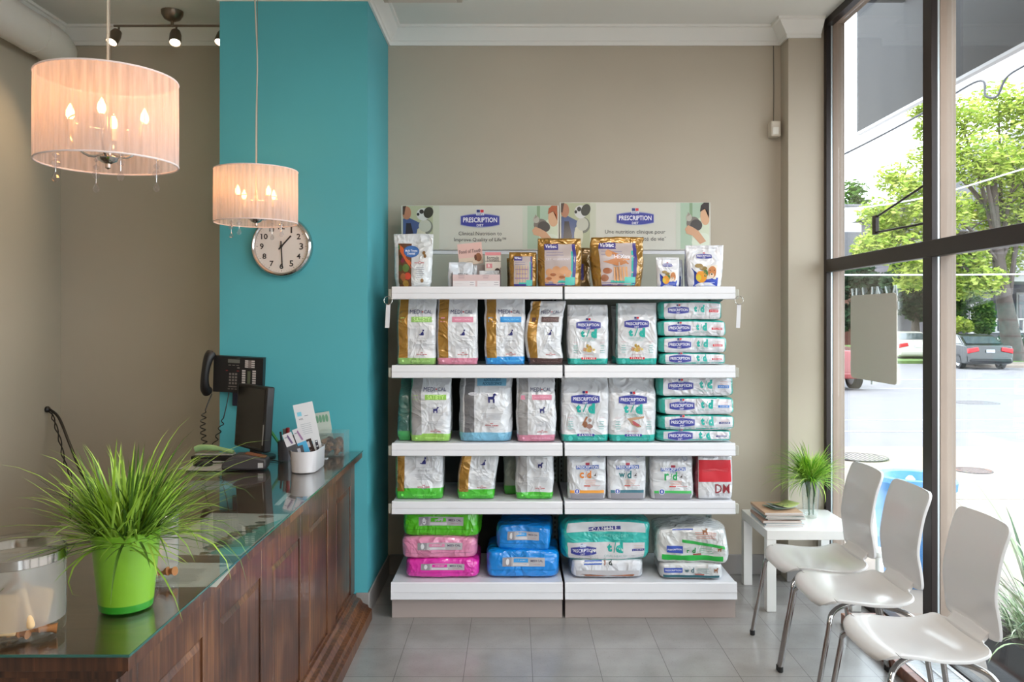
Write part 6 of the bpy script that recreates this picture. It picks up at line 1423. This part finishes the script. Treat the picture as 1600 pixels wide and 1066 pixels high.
# ---- cars
def car(lab, x, y, heading, L, W, H, rgb, kind='sedan'):
    z0 = gz(y)
    t = thing('car', lab, 'car', (x, y, z0), 'parked cars across the road')
    T = rotT((x, y, z0), rz=heading)       # local +y = front of the car
    mb_ = mat('car_paint_%02x%02x%02x' % rgb, rgb, 0.25, coat=0.8); mg_ = mat('car_window', (58, 68, 72), 0.08, coat=0.5); mt = mat('tyre', (28, 28, 30), 0.8); mr = mat('wheel_rim', (206, 206, 212), 0.3, metal=0.6)
    h = L/2
    if kind == 'sedan':
        low = [(-h, 0.30), (-h+0.03, 0.72), (-h+0.10, 0.98), (-h+0.55, 1.02), (-h+1.0, 1.03), (h-1.35, 0.98), (h-0.35, 0.80), (h-0.05, 0.62), (h, 0.32), (h-0.25, 0.20), (-h+0.2, 0.22)]
        top = [(-h+0.48, 1.0), (-h+1.25, H-0.05), (-h+1.75, H), (-h+2.35, H-0.02), (h-1.30, 0.97)]
    else:
        low = [(-h, 0.38), (-h, 1.12), (h-1.25, 1.15), (h-0.1, 1.08), (h, 0.85), (h, 0.42), (h-0.3, 0.32), (-h+0.3, 0.32)]
        top = [(-h+0.02, 1.1), (-h+0.10, H), (h-1.75, H), (h-1.25, 1.12)]
    b = MB(); V = []
    for sx_ in (-1, -0.86, 0.86, 1):
        k = 1.0 if abs(sx_) < 0.9 else 0.94
        V.append([b.bm.verts.new(T @ Vector((sx_*W/2, yy*(1 if abs(sx_) < .9 else 0.985), 0.62+(zz-0.62)*k))) for yy, zz in low])
    for i in range(3):
        for j in range(len(low)): b.face([V[i][j], V[i][(j+1) % len(low)], V[i+1][(j+1) % len(low)], V[i+1][j]], mb_, True)
    b.face(V[0], mb_); b.face(V[3][::-1], mb_); body = b.build('car_body', t, sharp=40, bevel=0.03, seg=2)
    b = MB(); A = []
    for s in (-1, 1):
        A.append([b.bm.verts.new(T @ Vector((s*(W/2-0.10-(0.13 if zz > 1.2 else 0.0)), yy, zz))) for yy, zz in top])
    n = len(top)
    for j in range(n): b.face([A[0][j], A[0][(j+1) % n], A[1][(j+1) % n], A[1][j]], mb_)
    b.face(A[0], mb_); b.face(A[1][::-1], mb_); b.build('cabin', t, bevel=0.03)
    # windows laid just over the cabin
    b = MB()
    for s in (-1, 1):
        c = Vector((0, sum(q[0] for q in top)/n, sum(q[1] for q in top)/n)); pts = []
        for yy, zz in top:
            q = Vector((0, yy, zz)); q = c+(q-c)*0.84; xx = s*(W/2-0.085-0.13*max(0, min(1, (q.z-1.0)/(H-1.0)))); pts.append(T @ Vector((xx, q.y, q.z)))
        b.poly(pts, mg_)
    def pane(i, j, k0=0.12):
        a0, a1 = Vector((0, *top[i])), Vector((0, *top[j])); nn = Vector((0, (a1-a0).z, -(a1-a0).y)).normalized()
        if nn.z < 0: nn = -nn
        q = []
        for u, s in ((k0, -1), (k0, 1), (1-k0, 1), (1-k0, -1)):
            m_ = a0.lerp(a1, u); q.append(T @ Vector((s*(W/2-0.20-(0.10*u if j > i and i == 0 else 0.10*(1-u))), m_.y+nn.y*0.012, m_.z+nn.z*0.012)))
        b.poly(q, mg_)
    pane(0, 1); pane(n-2, n-1) if kind == 'sedan' else pane(n-2, n-1)
    b.build('car_windows', t, normals=False)
    for sy in (-1, 1):
        yy = sy*(h-0.85)
        for s in (-1, 1):
            b = MB(); Tw = T @ Matrix.Translation((s*(W/2-0.10), yy, 0.325)) @ Matrix.Rotation(PI/2, 4, 'Y')
            b.lathe([(0.20, -0.10), (0.31, -0.10), (0.325, -0.08), (0.325, 0.08), (0.31, 0.10), (0.20, 0.10)], mt, (0, 0, 0), 24, Tw, cap0=False, cap1=False)
            b.lathe([(0.21, 0.102), (0.18, 0.07), (0.05, 0.08), (0, 0.09)], mr, (0, 0, 0), 24, Tw, cap0=False); b.lathe([(0.21, -0.102), (0.18, -0.07), (0.05, -0.08), (0, -0.09)], mr, (0, 0, 0), 24, Tw, cap0=False)
            b.build('wheel', t)
    for s in (-1, 1):
        b = MB(); b.prism([(s*(W/2-0.02), 0.66), (s*(W/2-0.02), 0.86), (s*(W/2-0.42), 0.92), (s*(W/2-0.46), 0.76)] if kind == 'sedan' else [(s*(W/2-0.05), 0.7), (s*(W/2-0.05), 1.0), (s*(W/2-0.2), 1.0), (s*(W/2-0.2), 0.7)], -h-0.012, -h+0.12, mat('tail_light', (190, 26, 36), 0.2, coat=0.5), 'y', T); b.build('tail_light', t, bevel=0.02)
        b = MB(); b.lathe([(0.11, 0), (0.09, 0.02), (0, 0.03)], mat('head_light', (236, 232, 224), 0.1, coat=0.6), (0, 0, 0), 16, T @ Matrix.Translation((s*(W/2-0.30), h-0.01 if kind != 'sedan' else h-0.20, 0.78)) @ Matrix.Rotation(-PI/2, 4, 'X')); b.build('head_light', t)
    b = MB(); b.box(-0.16, 0.16, -h-0.02, -h-0.002, 0.70, 0.82, paper((206, 214, 230)), T); b.build('number_plate', t)
    b = MB(); b.box(-W/2+0.08, W/2-0.08, -h-0.03, -h+0.2, 0.32, 0.50, mb_, T); b.box(-W/2+0.08, W/2-0.08, h-0.2, h+0.03, 0.34, 0.5, mb_, T); b.build('bumper', t, bevel=0.04)
    return t
cxr = (1545-803)*35.0/1280
car('dark grey sedan with red tail lights parked in front of the hedge and porch', 19.4, 35.25, math.radians(-5), 4.5, 1.78, 1.42, (18, 20, 24))
car('white sedan parked farther down behind the taped poster', 19.6, 41.6, math.radians(-5), 4.6, 1.80, 1.45, (176, 172, 164))
car('red boxy off-roader facing the shop, showing between frame and poster', 8.35, 23.5, math.radians(186), 4.2, 1.78, 1.75, (130, 40, 40), 'box')

# ---- houses and greenery beyond
m_brk = mat('red_brick', (120, 76, 64), 0.9, var=0.15, vscale=4); m_hs = mat('grey_siding', (96, 92, 100), 0.8); m_wh = mat('white_house_paint', (186, 184, 184), 0.6); m_rf = mat('grey_roof', (120, 118, 122), 0.9, var=0.1)
hs = thing('porch_house', 'grey house with white columned porch behind the hedge', 'house', (27, 50, -0.3))
b = MB(); b.box(24.6, 42, 48.0, 58, -0.4, 8.5, m_hs); b.build('house_wall', hs)
b = MB(); b.prism([(24.0, 8.4), (42.6, 8.4), (33, 14)], 47.6, 58.4, m_rf, 'y'); b.build('house_roof', hs)
b = MB(); b.box(24.3, 40, 44.0, 48.0, -0.35, 0.55, m_wh); b.box(24.3, 40, 44.0, 48.0, 0.55, 0.75, m_hs); b.build('porch_deck', hs)
b = MB(); b.box(24.2, 40.2, 43.6, 48.0, 3.55, 3.95, m_wh); b.prism([(43.4, 3.95), (48.0, 3.95), (48.0, 5.6)], 24.0, 40.4, m_rf, 'x'); b.build('porch_roof', hs)
for x in (25.0, 30.8, 36.5):
    b = MB(); b.lathe([(0.30, 0), (0.30, 0.25), (0.22, 0.3), (0.20, 2.7), (0.28, 2.8), (0.28, 3.0)], m_wh, (x, 44.5, 0.55), 16); b.build('porch_column', hs)
for x0 in (25.6, 31.4):
    b = MB(); b.box(x0, x0+4.4, 44.4, 44.5, 1.5, 1.6, m_wh); b.box(x0, x0+4.4, 44.4, 44.5, 0.8, 0.9, m_wh)
    for k in range(15): b.box(x0+0.2+0.3*k, x0+0.3+0.3*k, 44.42, 44.48, 0.85, 1.55, m_wh)
    b.build('porch_railing', hs)
for x0, z0, z1 in ((26.5, 1.2, 3.0), (29.4, 0.8, 3.1), (32.0, 1.2, 3.0), (26.5, 5.6, 7.4), (31, 5.6, 7.4)):
    b = MB(); b.box(x0, x0+1.4, 47.92, 48.02, z0, z1, m_wh); b.box(x0+0.12, x0+1.28, 47.88, 47.93, z0+0.12, z1-0.12, mat('dark_window_glass', (70, 76, 88), 0.1, coat=0.5)); b.build('house_window', hs)
h2 = thing('brick_house', 'red brick house with green-roofed bay behind the white sedan', 'house', (26, 70, -0.4))
b = MB(); b.box(20, 34, 66, 76, -0.6, 6.5, m_brk); b.build('brick_wall', h2)
b = MB(); b.prism([(19.5, 6.5), (34.5, 6.5), (32, 8.5), (22, 8.5)], 65.5, 76.5, m_rf, 'y'); b.build('house_roof', h2)
b = MB(); b.box(25.0, 30.5, 62.5, 66, -0.5, 0.9, m_brk); b.box(24.6, 31, 62.2, 66, 0.9, 1.5, mat('sea_green_roof', (110, 190, 160), 0.6)); b.build('green_roofed_bay', h2)
h3 = thing('white_building', 'white sunlit building wall rising behind the dark trees', 'building', (30, 82, 0))
b = MB(); b.box(24, 37.3, 82, 92, -0.6, 12.8, m_wh); b.build('building_wall', h3)
b = MB(); b.box(23.8, 37.5, 81.8, 92.2, 12.8, 13.0, m_rf); b.build('building_roof', h3)

def leafm(name, rgb):
    m = bpy.data.materials.new(name); m.use_nodes = True; N = m.node_tree.nodes; L = m.node_tree.links; N.remove(N['Principled BSDF'])
    d = N.new('ShaderNodeBsdfDiffuse'); t = N.new('ShaderNodeBsdfTranslucent'); x = N.new('ShaderNodeMixShader'); x.inputs[0].default_value = 0.45
    d.inputs[0].default_value = lin(rgb); t.inputs[0].default_value = lin(rgb)
    L.new(d.outputs[0], x.inputs[1]); L.new(t.outputs[0], x.inputs[2]); L.new(x.outputs[0], N['Material Output'].inputs[0]); return m
m_lf = {
 'lime': [leafm('leaf_lime_a', (162, 178, 76)), leafm('leaf_lime_b', (190, 200, 108)), leafm('leaf_lime_c', (124, 150, 58))],
 'dark': [leafm('leaf_dark_a', (52, 74, 54)), leafm('leaf_dark_b', (36, 56, 42)), leafm('leaf_dark_c', (70, 92, 66))],
 'mid': [leafm('leaf_mid_a', (78, 112, 50)), leafm('leaf_mid_b', (56, 90, 40)), leafm('leaf_mid_c', (102, 132, 62))]}
m_bark = mat('grey_bark', (82, 72, 68), 0.9, var=0.2, vscale=4)
def leafcloud(mb, blobs, n, size, pal, seed, flat=0.8):
    rnd = random.Random(seed); tot = sum(r[3]**2 for r in blobs)
    for (x, y, z, r) in blobs:
        for i in range(int(n*r*r/tot)):
            d = Vector((rnd.gauss(0, 1), rnd.gauss(0, 1), rnd.gauss(0, 1))).normalized()*r*(0.15+0.95*rnd.random()**0.6); d.z *= flat
            c = Vector((x, y, z))+d; s = size*rnd.uniform(0.5, 1.3)
            u = Vector((rnd.gauss(0, 1), rnd.gauss(0, 1), rnd.gauss(0, .5))).normalized(); v = u.orthogonal().normalized()*0.5
            m = pal[int(rnd.random()*3)]
            mb.poly([c-u*s, c-v*s, c+u*s, c+v*s], m)
def tree(nm, lab, x, y, H, tr, blobs, n, size, pal, seed, lean=0.0, cat='tree', group=None, branches=6):
    z0 = gz(y)+ (0.1 if y > 37 else 0)
    t = thing(nm, lab, cat, (x, y, z0), group)
    b = MB(); trunk = smooth_path([(x, y, z0), (x+lean*0.3, y, z0+H*0.15), (x+lean*0.7, y, z0+H*0.35), (x+lean, y, z0+H*0.6), (x+lean*1.1, y, z0+H*0.85)], 4)
    b.tube(trunk, [tr*(1.25-1.0*i/(len(trunk)-1)) for i in range(len(trunk))], m_bark, 12)
    rnd = random.Random(seed)
    for (bx, by, bz, r) in blobs[:branches]:
        s = trunk[int(len(trunk)*rnd.uniform(0.35, 0.75))]
        e_ = Vector((bx, by, bz)); mid = (s+e_)/2+Vector((0, 0, r*0.3))
        q = smooth_path([s, mid, e_], 5); b.tube(q, [tr*0.35*(1-0.8*i/(len(q)-1)) for i in range(len(q))], m_bark, 7)
        for k in range(4):
            a = q[5+k]; d = Vector((rnd.gauss(0, 1), rnd.gauss(0, 1), rnd.uniform(0, 1))).normalized()*r*0.9; b.tube([a, a+d*0.5+Vector((0, 0, .1)), a+d], [tr*0.10, tr*0.07, tr*0.03], m_bark, 5)
    b.build('trunk', t)
    b = MB(); leafcloud(b, blobs, n, size, pal, seed); b.build('foliage', t, sharp=0, normals=False)
def BL(lst, Y): return [((px-803)*(Y+dy)/1280, Y+dy, EYE-(py-498)*(Y+dy)/1280, rp*(Y+dy)/1280) for px, py, rp, dy in lst]
big = BL([(1500, 190, 45, 0), (1560, 165, 45, 1), (1620, 180, 55, 0), (1460, 250, 38, 1), (1530, 250, 50, -1), (1590, 260, 55, 0), (1425, 300, 34, 0), (1400, 355, 40, 1), (1470, 330, 45, -1), (1540, 330, 42, 1), (1610, 340, 50, 0), (1380, 385, 30, 0), (1430, 400, 42, -1), (1500, 400, 42, 0), (1570, 405, 36, 1), (1640, 280, 60, 1), (1450, 205, 22, 0), (1540, 440, 30, -1), (1490, 448, 30, 0), (1420, 440, 22, 0), (1680, 380, 60, 0), (1700, 230, 60, 0), (1372, 335, 30, 0), (1362, 388, 30, 0), (1398, 280, 28, 1), (1440, 170, 24, 0)], 38)
tree('honey_locust', 'large feathery yellow-green tree filling the window, trunk before the porch', (1585-803)*38/1280, 38, 11, 0.40, big, 29000, 0.15, m_lf['lime'], 5, lean=-0.9, branches=14)
dk = BL([(1335, 440, 36, 0), (1360, 480, 30, 0), (1320, 495, 26, 0), (1345, 405, 20, 1), (1375, 450, 26, 0)], 52)
tree('dark_tree', 'dark green tree behind the taped poster', (1345-803)*52/1280, 52, 4.5, 0.3, dk, 4200, 0.22, m_lf['dark'], 6)
dk2 = BL([(1425, 440, 34, 0), (1440, 480, 28, 0), (1410, 470, 26, 0), (1460, 450, 30, 0), (1422, 408, 26, 0), (1442, 425, 26, 0), (1404, 440, 24, 0)], 46)
tree('dark_tree', 'dark green tree behind the near mullion above the white sedan', (1430-803)*46/1280, 46, 4, 0.3, dk2, 6000, 0.22, m_lf['dark'], 7)
md = BL([(1495, 460, 34, 0), (1480, 500, 26, 0), (1505, 420, 30, 0), (1470, 420, 26, 0)], 42)
tree('round_tree', 'mid-green bushy tree beside the porch column', (1492-803)*42/1280, 42, 3.6, 0.22, md, 4200, 0.18, m_lf['mid'], 8)
fr = BL([(1332, 300, 22, 0), (1318, 330, 22, 0), (1345, 320, 14, 0), (1325, 350, 20, 0)], 100)
tree('distant_tree', 'small hazy green tree top above the white building', (1330-803)*100/1280, 100, 14, 0.3, fr, 1500, 0.35, m_lf['mid'], 9, branches=3)
def bush(nm, lab, blobs, n, size, pal, seed, group=None):
    o_ = MB(); leafcloud(o_, blobs, n, size, pal, seed, 1.0)
    for (x, y, z, r) in blobs: o_.lathe([(0.05, -r*0.75), (r*0.75, -r*0.4), (r*0.82, 0.1*r), (r*0.5, 0.6*r), (0.02, r*0.75)], pal[1], (x, y, z), 10)
    return tag(o_.build(nm, None, sharp=0, normals=False), lab, 'bush', group)
hx = [(21.9+0.9*i, 39.6, gz(38)+0.62, 0.62) for i in range(14)]
bush('clipped_hedge', 'long dark clipped hedge in front of the porch house', hx, 7000, 0.10, m_lf['dark'], 41)
bush('leafy_shrub', 'tall green shrub growing against the porch steps', BL([(1537, 485, 16, 0), (1535, 505, 18, 0)], 41), 1800, 0.12, m_lf['mid'], 42)
bush('leafy_shrub', 'yellow-green shrub above the roof of the dark sedan', BL([(1495, 507, 12, 0), (1510, 510, 10, 0)], 40.5), 1200, 0.10, m_lf['lime'], 43)
bush('leafy_shrub', 'dark shrub on the far lawn beside the white column', BL([(1475, 512, 14, 0), (1462, 508, 14, 0)], 42), 1200, 0.12, m_lf['dark'], 44)
